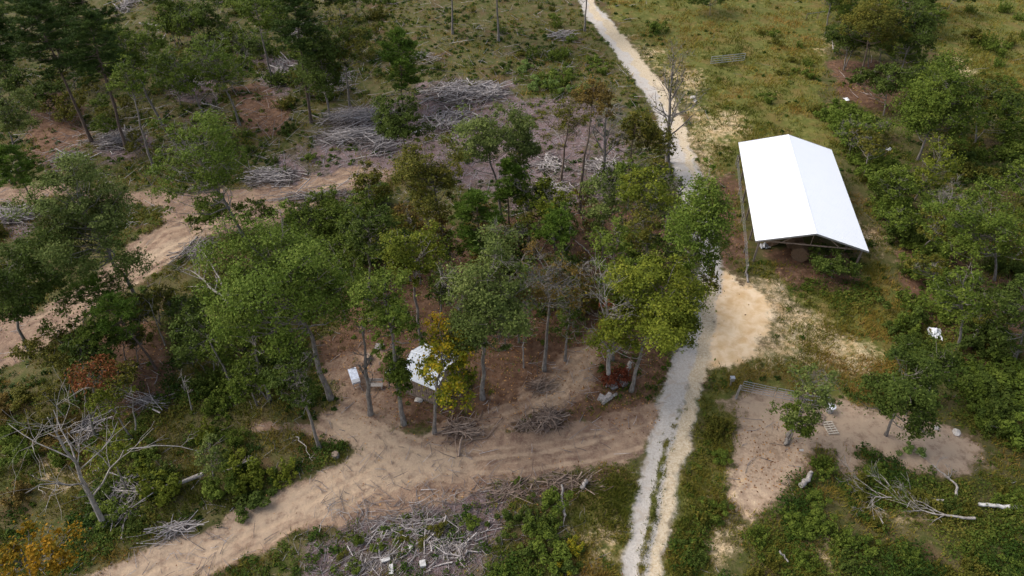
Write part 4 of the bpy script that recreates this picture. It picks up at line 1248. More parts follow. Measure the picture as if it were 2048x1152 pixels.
LT('leafy_tree', 'small grey green tree beside the arched fallen stem', 430, 965, 425, 880, 945, 62, 'gray', dens=.8, group=G2)

# right side
G4 = 'trees right of the road'
LT('leafy_tree', 'small thin crowned tree standing inside the dirt paddock', 1575, 880, 1612, 715, 872, 105, 'gray', dens=.5, group=G4, clump=.3, bare=.15)
LT('leafy_tree', 'dense lower crown in the left half of the small paddock tree', 1577, 885, 1600, 795, 872, 65, 'green', dens=.9, group=G4, clump=.34)
LT('leafy_tree', 'dense dark green tree at the upper right border of the dirt paddock', 1772, 870, 1798, 690, 858, 160, 'dark', dens=1.4, group=G4, seed=4)
LT('leafy_tree', 'dark green bushy tree between the paddock border tree and the crumpled white sheet', 1850, 800, 1868, 680, 780, 100, 'dark', dens=1.0, group=G4)
LT('leafy_tree', 'large green tree at the right edge level with the barn front', 1990, 560, 1965, 375, 535, 170, 'green', dens=.7, group=G4)
LT('leafy_tree', 'dark tree below the large green one at the right edge', 1915, 700, 1912, 520, 650, 110, 'green', dens=.7, group=G4)
LT('leafy_tree', 'pale yellow green tree right of the barn roof', 1828, 402, 1868, 278, 400, 88, 'yg', dens=.55, group=G4, bare=.2)
LT('leafy_tree', 'dark green tree behind the barn amid the right thicket', 1835, 320, 1872, 135, 290, 140, 'green', dens=.9, group=G4)
LT('leafy_tree', 'olive tree touching the right flank of the thicket tree behind the barn', 1950, 290, 1945, 140, 225, 90, 'olive', dens=.6, group=G4)
LT('leafy_tree', 'golden brown tree of the dark trees at the top right', 1716, 168, 1745, -10, 85, 120, 'olive', 'brown', dens=.9, group=G4)
LT('leafy_tree', 'dark green tree left of the golden brown one at the top right', 1688, 140, 1692, 20, 115, 58, 'dark', dens=1.1, group=G4)
LT('leafy_tree', 'dark green tree right of the golden brown one at the top right', 1795, 165, 1822, 15, 118, 105, 'dark', dens=1.0, group=G4)
LT('leafy_tree', 'dark crowned tree peeking over the top edge left of the top right trees', 1650, 70, 1665, -60, 12, 70, 'dark', dens=1.0, group=G4)
LT('leafy_tree', 'dark bush crown touching the top edge above the lone meadow gate', 1420, 30, 1420, -30, 18, 90, 'dark', dens=1.1, group=G4)
LT('leafy_tree', 'green bushy tree beside the barn roof\'s right side', 1800, 420, 1790, 330, 420, 90, 'green', dens=1.0, group=G4)
dead_tree('bare_tree', 'grey leafless tree between the green trees right of the barn', 1850, 480, 1905, 390, G4, 'gray', n=12, lev=3, spread=.8, blen=.5)
LT('leafy_tree', 'dark tree at the right edge above the leaf covered gap', 2030, 720, 2035, 560, 700, 110, 'dark', dens=1.0, group=G4)
LT('leafy_tree', 'green tree at the right edge below the meadow', 2050, 420, 2045, 300, 420, 80, 'green', dens=.7, group=G4)
LT('red_shrub', 'dark red leaved shrub growing over the stone blocks below the large yellow green tree', 1236, 768, 1236, 730, 776, 66, 'crimson', dens=1.3, group=None, clump=.35, tr=.04, cat='shrub', leafs=.16)
LT('red_shrub', 'pinkish red leaved sapling growing behind the bleached bare tree', 1225, 700, 1222, 605, 690, 62, 'crimson', dens=.3, group=None, clump=.3, tr=.05, cat='shrub', leafs=.18)
LT('shrub', 'dark bush growing inside the right front of the open barn', 1664, 556, 1664, 498, 556, 78, 'dark', dens=2.2, clump=.4, tr=.05, group=None, cat='bush', leafs=.2)
def copy_thing(o):
    c = o.copy(); COL.objects.link(c)
    for ch in o.children:
        d = ch.copy(); COL.objects.link(d); d.parent = c
    return c
def understory(poly, spots, n, label, group, seed):
    rr = np.random.default_rng(seed); pr = [LT(nm, label, bx, by, bx + dx, by - hh, by - hh * .25, w, pal, dens=dn, group=group, bare=.15, clump=.32) for nm, bx, by, dx, hh, w, pal, dn in spots]
    lo = np.min(poly, 0); hi = np.max(poly, 0); k = 0; t_ = 0
    while k < n and t_ < 3000:
        t_ += 1
        px, py = rr.uniform(lo[0], hi[0]), rr.uniform(lo[1], hi[1])
        if not inpoly(np.array([px]), np.array([py]), poly)[0]: continue
        q = P(px, py)
        if S_gravel(q[0], q[1]) > .1 or S_dirt(q[0], q[1]) > .3 or S_sand(q[0], q[1]) > .2: continue
        if 770 < px < 960 and 600 < py < 900: continue
        bb = to_barn(q[0], q[1])
        if abs(bb[0]) < WID / 2 + 1 and abs(bb[1]) < LEN / 2 + 1: continue
        o = copy_thing(pr[rr.integers(len(pr))]); o.location = q; s = rr.uniform(.6, 1.25) * (1.22 if seed == 1 else 1)
        o.scale = (s, s, s * rr.uniform(.85, 1.15)); o.rotation_euler = (0, 0, rr.uniform(0, 6.28)); k += 1
U_ = 'understory_tree'
understory([(-60,40),(420,0),(480,120),(330,300),(60,300),(-60,200)],
    [(U_,360,210,0,80,80,'dark',.9),(U_,150,180,0,80,70,'green',.9)], 16, 'dark leafy tree in the woodland of the upper left corner', 'small trees of the upper left woodland', 9)
understory([(1640,-30),(1900,-30),(1900,130),(1980,300),(1900,330),(1780,250),(1660,150)],
    [(U_,1760,120,0,80,80,'dark',.9),(U_,1860,200,0,80,80,'green',.9)], 26, 'dark leafy tree in the belt of trees at the upper right', 'small trees of the upper right belt', 10)
understory([(690,560),(760,470),(960,470),(1080,400),(1330,400),(1370,560),(1340,680),(1180,700),(1020,690),(900,640),(720,680)],
    [(U_,1010,700,0,90,60,'dark',.7),(U_,1150,600,0,80,60,'olive',.7),(U_,900,560,0,90,60,'green',.8),(U_,1290,690,0,70,55,'brown',.5)], 52, 'slender understory tree on the leaf litter inside the central grove', 'understory trees of the central grove', 1)
understory([(330,640),(420,560),(560,600),(640,700),(620,800),(480,850),(330,760)],
    [(U_,430,760,0,90,70,'green',.9),(U_,520,790,0,80,70,'dark',.9)], 14, 'small leafy tree in the dark thicket left of the widest bright tree', 'small trees of the left thicket', 2)
understory([(100,560),(200,600),(330,600),(300,860),(60,840)],
    [(U_,150,800,0,80,60,'olive',.8),(U_,250,720,0,80,60,'dark',.8)], 14, 'small mixed tree in the autumn grove between left path and large dead tree', 'small trees of the autumn coloured grove', 3)
understory([(1660,230),(1760,230),(1800,330),(1880,400),(2060,330),(2060,780),(1900,760),(1850,560),(1790,440),(1700,330)],
    [(U_,1800,480,0,70,80,'green',.9),(U_,1960,640,0,80,80,'dark',.9),(U_,1720,280,0,50,70,'bright',.9),(U_,2010,500,0,80,80,'olive',.7)], 15, 'small green tree in the dense thicket right of the barn', 'small trees of the right thicket', 4)
understory([(280,0),(480,0),(760,20),(780,120),(640,230),(460,200),(290,130)],
    [(U_,480,120,0,60,60,'green',.8),(U_,700,120,0,60,60,'dark',.8),(U_,600,190,0,50,50,'olive',.7)], 30, 'small leafy tree on the overgrown slope at the top left', 'small trees of the upper slope', 5)
understory([(0,120),(140,150),(330,230),(330,330),(60,260)],
    [(U_,100,240,0,50,50,'olive',.7)], 9, 'small scraggly tree on the brown slope under the tall pines', 'small trees under the tall pines', 6)
understory([(430,470),(560,400),(700,380),(760,420),(740,560),(600,560)],
    [(U_,600,470,0,70,70,'green',.9)], 12, 'small green tree between the upper path and the widest bright tree', 'small trees below the upper path', 7)

# ------------------------------------------------------------------ brush piles, fallen wood
def brush_pile(cx, cy, w, d, h, n, label, ang_=0., spread=.5, mat='gray', ln=(1.2, 3.5), r=(.010, .035), group='brush piles left from the clearing', seed=0):
    c = P(cx, cy); dep = c[1] * ca + CAM_H * sa; wm = w / 2 * dep / FPX; dm = d / 2 * dep / FPX / math.sin(math.atan2(CAM_H, c[1]))
    rng = np.random.default_rng(int(cx * 3 + cy)); g = Geo()
    for i in range(n):
        q = rng.normal(size=2) * .42; q = np.clip(q, -1, 1)
        x, y = q[0] * wm, q[1] * dm
        hh = max(0, 1 - q[0] ** 2 - q[1] ** 2) * h * rng.uniform(.15, 1)
        a = ang_ + rng.normal() * spread; el = rng.normal() * .16
        L_ = rng.uniform(*ln) * rng.choice([.5, .8, 1.15]); dvec = np.array([math.cos(a) * math.cos(el), math.sin(a) * math.cos(el), math.sin(el)])
        if rng.uniform() < .5: dvec = -dvec
        z = float(hfun(c[0] + x, c[1] + y)) - c[2] + hh + .05
        m = 4; t = np.linspace(-.5, .5, m)[:, None]
        pts = np.array([x, y, z]) + dvec * L_ * t + rng.normal(size=(m, 3)) * .085 * L_ * np.array([1, 1, .3])
        pts[:, 2] = np.maximum(pts[:, 2], z - hh - .02)
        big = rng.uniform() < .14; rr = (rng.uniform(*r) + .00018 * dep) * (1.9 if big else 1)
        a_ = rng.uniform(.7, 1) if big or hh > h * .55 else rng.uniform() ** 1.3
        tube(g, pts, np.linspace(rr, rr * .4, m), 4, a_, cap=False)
        if rng.uniform() < .5:
            k = rng.integers(1, 3); s = dvec + rng.normal(size=3) * np.array([.6, .6, .25]); s /= np.linalg.norm(s)
            tube(g, [pts[k], pts[k] + s * L_ * .22, pts[k] + s * L_ * .42 + rng.normal(size=3) * .08], [rr * .6, rr * .4, rr * .25], 3, a_, cap=False)
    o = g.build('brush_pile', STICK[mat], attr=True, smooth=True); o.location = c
    return tag(o, label, 'brush pile', group)
BP = brush_pile
BP(925, 190, 170, 55, 1.3, 420, 'largest grey brush pile at the top of the chip covered clearing', .45, .6, ln=(1.5, 4.5), r=(.015, .05))
BP(985, 185, 60, 35, .8, 110, 'right tail of the largest grey brush pile with stout pale sticks', .3, .5, ln=(1.5, 4), r=(.02, .06))
BP(710, 240, 140, 42, 1.2, 330, 'long dark grey brush pile beside the dense dark tree at the clearing', .5, .35, ln=(2, 5))
BP(705, 278, 160, 42, 1.0, 300, 'grey brush pile in front of the long dark one, with pale limbs on top', .1, .4, ln=(2, 4.5))
BP(770, 290, 60, 40, .8, 120, 'small grey brush pile at the foot of the dark leafy tree', .8, .4, ln=(1.5, 3.5))
BP(905, 245, 120, 60, .7, 220, 'loose scatter of grey limbs below the largest brush pile', 1.0, .8, ln=(1.2, 3.5), r=(.015, .055))
BP(545, 357, 115, 36, .9, 260, 'oval grey brush pile on the upper edge of the path', .05, .4, ln=(1.5, 3.5))
BP(25, 437, 90, 36, 1.0, 240, 'grey brush pile cut by the left edge beside the path', .2, .3, ln=(1.5, 4))
BP(235, 285, 100, 50, .9, 220, 'grey brush pile around the foot of the longest trunked pine', .7, .5, ln=(1.5, 3.5))
BP(140, 320, 60, 30, .6, 90, 'small grey brush pile downhill of the second tall pine', .6, .4)
BP(375, 165, 90, 60, .8, 220, 'grey brush pile under the pair of light green trees', 0, .6)
BP(560, 145, 60, 60, 1.1, 160, 'fan of upright grey brush below the sparse tree at the top edge', 2.0, .4, ln=(1.5, 3.5))
BP(250, 15, 45, 35, .9, 110, 'pale grey brush pile at the top edge right of the dark pines', 1.8, .5)
BP(600, 65, 70, 60, .5, 120, 'pale branches scattered beneath the slender pine at the top', 0, .9)
BP(680, 165, 70, 50, .5, 110, 'grey branches scattered under the loose olive crown', 0, .9)
BP(840, 120, 90, 25, .4, 60, 'thin pale branch scatter on the open slope right of the light green pine', .1, .6)
BP(1130, 72, 70, 20, .4, 60, 'thin grey branches beside the road near the top edge', .1, .5)
BP(1095, 842, 62, 38, .9, 240, 'round brown brush pile beside the dirt track', .9, .9, 'brown', (.8, 2.2), (.01, .035))
BP(1055, 852, 60, 24, .35, 70, 'thin brown scatter of sticks left of the round brown pile', .3, .6, 'brown', (.8, 2.4), (.01, .03))
BP(925, 862, 80, 40, .5, 80, 'open pile of stout brown sticks on the bank below the big oak', .5, .8, 'brown', (1.2, 3.2), (.02, .05))
BP(1082, 772, 55, 30, .5, 70, 'small brown stick pile at the foot of the brown leaved tree', .6, .4, 'brown', (1, 2.6), (.01, .03))
BP(1130, 968, 150, 32, .25, 120, 'long brown row of sticks on the lower side of the dirt track', .2, .5, 'brown', (.8, 3.0), (.008, .03))
BP(1010, 985, 110, 30, .2, 80, 'left end of the brown stick row beside the pale chips', .35, .6, 'brown', (.8, 3.0), (.008, .03))
BP(820, 1055, 340, 60, .12, 230, 'wide tangle of grey branches along the lower edge of the dirt track', .35, .6, 'gray', (.7, 2.8), (.006, .02))
BP(760, 1120, 220, 60, .15, 120, 'grey branches fanning up from the bottom edge', .8, .5, 'gray', (1.0, 3.4), (.006, .022))
BP(900, 1090, 170, 90, .15, 140, 'pale limbs and offcuts on the chips near the bottom edge', .6, .9, 'gray', (.8, 2.6), (.008, .028))
BP(352, 1062, 55, 22, .4, 80, 'small pale brush pile at the upper edge of the lower dirt track', .3, .5)
BP(398, 500, 60, 50, .5, 90, 'grey branches heaped at the bend of the upper path', .9, .5)
BP(1205, 335, 110, 70, .35, 240, 'pale split sticks on the chips behind the road trees', 0, 1.2, ln=(.8, 2.4), r=(.015, .05))
BP(1100, 330, 70, 60, .3, 120, 'pale split sticks on the chips right of the narrow grey green tree', 0, 1.2, ln=(.8, 2.4), r=(.015, .05))
BP(640, 395, 170, 22, .3, 120, 'dark branches combed along the lower edge of the upper path', .35, .25, 'gray', (2, 5), (.015, .04))
BP(1110, 380, 90, 30, .4, 90, 'pale limbs between the pines at the top of the grove', -.3, .6, ln=(1, 3), r=(.02, .06))
BP(250, 985, 70, 50, .5, 80, 'fine grey brush in the weeds right of the large dead tree', .5, .8)
BP(245, 1025, 70, 26, .5, 80, 'fine grey brush behind the bank at the lower left', .5, .8)
BP(300, 810, 90, 30, .5, 70, 'thin pale branches on the ground below the yellow green tree', -.1, .5)
BP(170, 860, 60, 60, .4, 60, 'fine grey brush around the top of the large dead tree', .8, .8)

def fallen(pxs, r0, label, name='fallen_branch', cat='fallen branch', tw=6, lev=2, h=.15, arch=0., seed=0, bark='dead', twl=.3, side=0, r1=None):
    W_ = np.array([P(*p) for p in pxs]); o0 = W_[0].copy(); rng = np.random.default_rng(seed + int(pxs[0][0]))
    d = np.concatenate([[0], np.cumsum(np.linalg.norm(np.diff(W_, axis=0), axis=1))]); Ln = d[-1]
    m = 10; s = np.linspace(0, Ln, m)
    pts = np.stack([np.interp(s, d, W_[:, k]) for k in range(3)], 1) - o0
    pts[:, 2] += h + (.3 if h < .4 and not inpoly(np.array([pxs[0][0]]), np.array([pxs[0][1]]), litter_polys[0])[0] else 0) + arch * np.sin(np.linspace(0, math.pi, m)); pts += rng.normal(size=pts.shape) * .05 * np.array([1, 1, .4])
    g = Geo(); rad = np.linspace(r0, r1 or r0 * .3, m); tube(g, pts, rad, 8)
    T_ = (pts[-1] - pts[0]) / Ln
    for i in range(tw):
        k = rng.integers(3, m); sd_ = np.cross(T_, [0, 0, 1]) * (side if side else rng.choice([-1, 1])); dv = T_ * .9 + sd_ * rng.uniform(.3, .8) + np.array([0, 0, rng.uniform(0, .3)])
        dv /= np.linalg.norm(dv)
        twigs(g, pts[k], dv, Ln * twl * rng.uniform(.6, 1.2), rad[k] * .6, lev, rng, .45, .0, (1, 3), (6, 5, 4, 3, 3), .01)
    ob = g.build(name, BARK[bark], smooth=True); ob.location = o0
    return tag(ob, label, cat)
fallen([(195, 950), (270, 915), (340, 907), (415, 912)], .07, 'thin pale stem arching over the weeds right of the large dead tree', arch=.7, tw=3, lev=1)
fallen([(412, 955), (350, 978), (290, 990), (225, 988)], .16, 'thick bleached log curving through the weeds below the arched stem', name='fallen_log', cat='log', tw=2)
fallen([(450, 952), (480, 938), (512, 924)], .07, 'short pale branch at the top of the bank by the lower track', tw=3)
fallen([(460, 612), (435, 590), (410, 570), (385, 548)], .14, 'bleached fallen treetop fanning out left of the widest bright tree', tw=9, lev=2, h=.5, twl=.5)
fallen([(462, 600), (440, 560), (415, 520), (396, 492)], .1, 'long pale pole leaning up from the fallen treetop', tw=2, lev=1, h=.5, name='fallen_pole')
fallen([(398, 480), (370, 510), (340, 535)], .12, 'bleached forked log above the fallen treetop', tw=1, lev=1, name='fallen_log', cat='log')
fallen([(1884, 1008), (1840, 1004), (1790, 1002), (1745, 1000)], .10, 'grey fallen branch with many twigs spread over the lower right thicket', tw=12, lev=3, h=.4, twl=.5)
fallen([(1942, 1046), (1890, 1042), (1860, 1038), (1825, 1030)], .10, 'grey fallen branch just below the many twigged one', tw=8, lev=2, h=.35, twl=.5)
fallen([(1909, 1000), (1906, 975), (1880, 955), (1860, 937)], .09, 'crooked pale limb standing out above the fallen branches at the lower right', tw=5, lev=2, h=.5, twl=.35)
fallen([(2034, 1022), (2000, 1020), (1975, 1017), (1950, 1015)], .15, 'white barked birch log in the weeds near the right edge', name='birch_log', cat='log', tw=0, bark='birch', r1=.12)
fallen([(1123, 978), (1124, 1005), (1130, 1036)], .08, 'bent grey log hanging down from the brown stick row into the grass', name='fallen_log', cat='log', tw=1, lev=0, r1=.09)
fallen([(1172, 968), (1163, 981)], .13, 'short thick pale log at the right end of the brown stick row', name='fallen_log', cat='log', tw=0, r1=.13)
fallen([(1196, 528), (1170, 531), (1148, 533)], .13, 'grey log lying on the leaf litter inside the grove', name='fallen_log', cat='log', tw=0, r1=.11)
fallen([(1186, 524), (1165, 526)], .1, 'shorter grey log just above the other on the leaf litter', name='fallen_log', cat='log', tw=0, r1=.1)
fallen([(1178, 512), (1160, 496), (1148, 488)], .08, 'thin bent log above the pair of grey logs in the grove', name='fallen_log', cat='log', tw=0)
fallen([(598, 424), (625, 426), (655, 428), (685, 432)], .15, 'white fallen log along the edge of the upper path', name='fallen_log', cat='log', tw=3, lev=1)
fallen([(656, 430), (648, 447), (637, 466)], .08, 'pale crooked limb pointing down from the white fallen log', tw=2, lev=1)
fallen([(680, 475), (706, 481)], .12, 'short white log in the thicket below the white fallen log', name='fallen_log', cat='log', tw=1, lev=1, r1=.1)
fallen([(280, 52), (300, 54), (326, 58)], .16, 'pale straight log lying near the small red bush at the top left', name='fallen_log', cat='log', tw=0, r1=.13)
fallen([(322, 100), (332, 80), (340, 62)], .1, 'pale leaning stick below the small red bush at the top left', tw=1, lev=1, h=.6)
fallen([(405, 212), (430, 219), (450, 224)], .11, 'pale straight log below the pair of light green trees', name='fallen_log', cat='log', tw=1, lev=1)
fallen([(1667, 112), (1663, 95), (1664, 80)], .12, 'pale upright log on the bare patch left of the top right trees', name='fallen_log', cat='log', tw=1, lev=0)
fallen([(1104, 77), (1125, 79), (1154, 82)], .1, 'grey log near the road at the top', name='fallen_log', cat='log', tw=0)
fallen([(640, 1070), (665, 1010), (670, 990)], .03, 'thin bare twig on the chips left of the grey tangle', tw=4, lev=1)
fallen([(596, 880), (612, 900), (622, 924)], .05, 'thin pale curved stick on the grassy bank beside the slim dark crowned tree', tw=1, lev=1)
fallen([(0, 690), (-20, 735)], .06, 'thin stick at the left edge of the path', tw=0)
fallen([(1955, 855), (2000, 866)], .06, 'thin straight pale pole in the weeds right of the two pale rocks', tw=0, name='fallen_pole', cat='pole', r1=.05)
fallen([(1555, 1108), (1572, 1128)], .06, 'short pale stick in the weeds near the bottom right', tw=0, r1=.05)
fallen([(1932, 700), (1943, 680), (1956, 662)], .22, 'thick grey broken trunk leaning in the thicket right of the crumpled white sheet', name='broken_trunk', cat='log', tw=0, h=.7, bark='gray', r1=.14)
fallen([(1570, 893), (1578, 868)], .17, 'grey stub log leaning at the foot of the small paddock tree', name='fallen_log', cat='log', tw=0, bark='gray', r1=.14)
fallen([(1600, 978), (1612, 962), (1618, 952)], .2, 'grey rotten log at the edge between paddock dirt and weeds', name='fallen_log', cat='log', tw=1, lev=0, bark='dead', r1=.14)
fallen([(1015, 640), (1060, 610), (1100, 600)], .06, 'bare branch on the dark litter under the big oak', tw=3, lev=1)
for i, (px, py, sx, sy, rz, lb) in enumerate([
    (772, 1122, .55, .22, .4, 'largest white wood block on the chips near the bottom edge'),
    (783, 1142, .25, .6, .2, 'white wood block just below the largest one at the bottom edge'),
    (846, 1130, .35, .4, .3, 'lone white wood block right of the two at the bottom edge'),
    (822, 1096, .25, .3, .1, 'small white wood offcut in the grey branches above the lone block')]):
    p = P(px, py); g = Geo(); box(g, (0, 0, 0), (sx, sy, .2)); g.v[0] += (np.random.default_rng(i).normal(size=(8, 3)) * .02).astype(np.float32)
    o = g.build('wood_block', BARK['birch']); o.location = (p[0], p[1], p[2] + .16); o.rotation_euler = (.1, .1, rz); tag(o, lb, 'wood block')
for px, py, h in ((862, 1100, 0), ):
    pass
# leaning standing thin poles and snags in the left thicket
for bx, by, tx, ty, lb in [(370, 790, 362, 745, 'short bleached snag in the thicket right of the red leaved tree'), (383, 822, 372, 768, 'forked bleached snag below the other snag in the left thicket'),
                           (475, 245, 466, 200, 'short pale snag under the right light green tree'), (270, 870, 262, 770, 'dark thin trunk between the red tree and the thicket'),
                           (330, 690, 300, 610, 'thin brown sapling stem beside the left path'), (1047, 735, 1049, 640, 'small grey stem between the big oak and the brown leaved tree')]:
    dead_tree('snag', lb, bx, by, tx, ty, None, 'dead', n=3, lev=1, spread=.6, tr=.07, low=.6)

# ------------------------------------------------------------------ undergrowth
def cover_ok(x, y):
    g = S_gravel(x, y); d = S_dirt(x, y); s = S_sand(x, y)
    bx_, by_ = to_barn(x, y)
    inb = (np.abs(bx_) < WID / 2 - .3) & (np.abs(by_) < LEN / 2 - .6)
    hz = _hash(np.floor(np.asarray(x) * 50), np.floor(np.asarray(y) * 50), 7)
    return (g < .25) & (d < .08 + .62 * hz ** 2) & (s < .1 + .5 * hz ** 2) & ~inb

rngv = np.random.default_rng(77)
def scatter(n, rng):
    """points over the visible ground, denser near the camera"""
    px = rng.uniform(-140, 2188, n); py = rng.uniform(-70, 1260, n)
    u = (px - 1024) / FPX; v = -(py - 576) / FPX
    dz = -sa + v * ca; t = -CAM_H / dz
    return u * t, (ca + v * sa) * t

def grass():
    rng = np.random.default_rng(5); x, y = scatter(210000, rng)
    ol = S_olive(x, y); lt = S_litter(x, y); ch = S_chip(x, y); pt = S_patch(x, y); yd = S_yard(x, y)
    nz = fbm(x / 2.3, y / 2.3, 21, 3)
    p = (.35 + ol * .5) * (1 - .85 * lt) * (1 - .9 * ch) * (1 - .4 * pt) * (1 - .9 * yd) * np.clip((nz - .3) * 3.2, 0.05, 1.2)
    k = cover_ok(x, y) & (rng.uniform(size=len(x)) < p)
    k |= (S_med(x, y) > .4) & (rng.uniform(size=len(x)) < .35)
    x, y = x[k], y[k]; z = hfun(x, y); n = len(x); print('grass tufts', n)
    dep = y * ca + CAM_H * sa
    B = 6; X = np.repeat(x, B); Y = np.repeat(y, B); Z = np.repeat(z, B); dp = np.repeat(dep, B); m = n * B
    med = np.repeat(S_med(x, y), B)
    hgt = (.16 + .22 * np.repeat(fbm(x / 4, y / 4, 66, 2), B)) * rng.uniform(.6, 1.5, m) * (1 - .6 * med)
    w = .008 + .00055 * dp * rng.uniform(.6, 1.2, m)
    a = rng.uniform(0, 6.283, m); s = .10 + .0022 * dp
    bx = X + rng.normal(size=m) * s; by = Y + rng.normal(size=m) * s
    le = rng.normal(size=(m, 2)) * .5 * hgt[:, None]
    b0 = np.stack([bx - np.cos(a) * w, by - np.sin(a) * w, Z - .02], 1); b1 = np.stack([bx + np.cos(a) * w, by + np.sin(a) * w, Z - .02], 1)
    tp = np.stack([bx + le[:, 0], by + le[:, 1], Z + hgt], 1)
    g = Geo(); rn = .45 + (np.repeat(fbm(x / 5, y / 5, 44, 3), B) - .5) * 1.6 + rng.normal(size=m) * .16
    g.add(np.stack([b0, b1, tp], 1).reshape(-1, 3), np.arange(m * 3).reshape(-1, 3), np.repeat(np.clip(rn, 0, 1), 3))
    o = g.build('grass', leafmat('grass_blades', [(.05, .065, .012), (.10, .105, .022), (.17, .145, .035), (.21, .13, .05)], .2), attr=True)
    tag(o, 'olive and straw coloured rough grass over the meadow and verges', 'grass', kind='stuff')
grass()

def weeds():
    rng = np.random.default_rng(8); x, y = scatter(52000, rng)
    b = S_bushy(x, y); lt = S_litter(x, y); ch = S_chip(x, y); ol = S_olive(x, y); pt = S_patch(x, y); yd = S_yard(x, y)
    nz = fbm(x / 2.8, y / 2.8, 121, 4)
    p = (.40 + .75 * b - .30 * ol + .45 * (x < 22) * (y > 55)) * (1 - .8 * lt * (1 - b * .5)) * (1 - .55 * ch) * (1 - .85 * pt) * (1 - .95 * yd) * np.clip((nz - .33) * 4.5, 0, 1.3)
    k = cover_ok(x, y) & (rng.uniform(size=len(x)) < p)
    x, y = x[k], y[k]; n = len(x); z = hfun(x, y); print('weeds', n)
    dep = y * ca + CAM_H * sa; g = Geo()
    Bk = 26; h = (.22 + .75 * np.clip(fbm(x / 3.5, y / 3.5, 141, 3) - .25, 0, 1) * (.5 + S_bushy(x, y))) * rng.uniform(.7, 1.3, n)
    rad = h * rng.uniform(.5, .8, n) + .12
    D = rng.normal(size=(n, Bk, 3)); D /= np.linalg.norm(D, axis=2)[:, :, None]; D[:, :, 2] = np.abs(D[:, :, 2])
    D *= rng.uniform(.5, 1, (n, Bk, 1))
    C = np.stack([x, y, z], 1)[:, None] + D * np.stack([rad, rad, h], 1)[:, None]
    rn = .42 + (fbm(x / 4, y / 4, 151, 3) - .5)[:, None] * 1.5 + rng.normal(size=(n, 1)) * .12 + rng.normal(size=(n, Bk)) * .12
    sz = np.repeat((.07 + .0017 * dep) * rng.choice([.65, .9, 1.3], n), Bk)
    leaves(g, C.reshape(-1, 3), rng, sz, .7, D.reshape(-1, 3), rn.ravel())
    o = g.build('undergrowth', leafmat('weed_leaves', [(.018, .038, .008), (.035, .065, .012), (.075, .10, .022), (.12, .105, .03)]), attr=True)
    tag(o, 'dark green weeds and brambles covering the cleared slope', 'undergrowth', kind='stuff')
weeds()

def debris():
    rng = np.random.default_rng(12); x, y = scatter(38000, rng)
    ch = S_chip(x, y); lt = S_litter(x, y); left = (x < 8)
    nz = fbm(x / 4, y / 4, 201, 3)
    p = ch * .85 + .42 * (x < 20) * (y > 55) * (nz > .4) + .12 * left * (nz > .47) + .05 * lt + .07 * (S_dirt(x, y) > .5) * left * (nz > .4) + .012
    k = (S_gravel(x, y) < .2) & (S_sand(x, y) < .3) & (rng.uniform(size=len(x)) < p)
    x, y = x[k], y[k]; n = len(x); z = hfun(x, y); print('sticks', n); g = Geo(); bx_, by_ = to_barn(x, y)
    chv = S_chip(x, y)
    for i in range(n):
        if abs(bx_[i]) < WID / 2 and abs(by_[i]) < LEN / 2: continue
        dd = y[i] * ca + CAM_H * sa
        ln = rng.uniform(.25, 1.2) * (1 + 1.1 * (y[i] > 62)) * (1.8 if rng.uniform() < .12 else 1); a = rng.uniform(0, 3.14); el = rng.uniform(-.05, .12) ; dv = np.array([math.cos(a), math.sin(a), el])
        r = rng.uniform(.008, .022) + .00015 * dd; p0 = np.array([x[i], y[i], z[i] + (.04 if y[i] < 55 or chv[i] > .5 else .3)])
        tube(g, [p0, p0 + dv * ln * .5 + rng.normal(size=3) * .04, p0 + dv * ln], [r, r * .8, r * .5], 3, rng.uniform(.1, 1), cap=False)
    o = g.build('woody_debris', STICK['gray'], attr=True)
    tag(o, 'grey sticks and broken twigs strewn over the clearing', 'woody debris', kind='stuff')
debris()

def litter():
    rng = np.random.default_rng(19); x, y = scatter(60000, rng)
    lt = S_litter(x, y); k = (rng.uniform(size=len(x)) < lt * .75 + .04 * (x < 25)) & (S_gravel(x, y) < .5)
    x, y = x[k], y[k]; z = hfun(x, y) + .03; dep = y * ca + CAM_H * sa
    g = Geo(); leaves(g, np.stack([x, y, z], 1), rng, .09 + .0012 * dep, 1.6, None, rng.uniform(0, 1, len(x)))
    o = g.build('leaf_litter', leafmat('dry_leaves', [(.07, .032, .02), (.14, .06, .035), (.24, .13, .07), (.33, .20, .11)], .05), attr=True)
    tag(o, 'reddish brown fallen leaves covering the ground under the grove', 'leaf litter', kind='stuff')
litter()

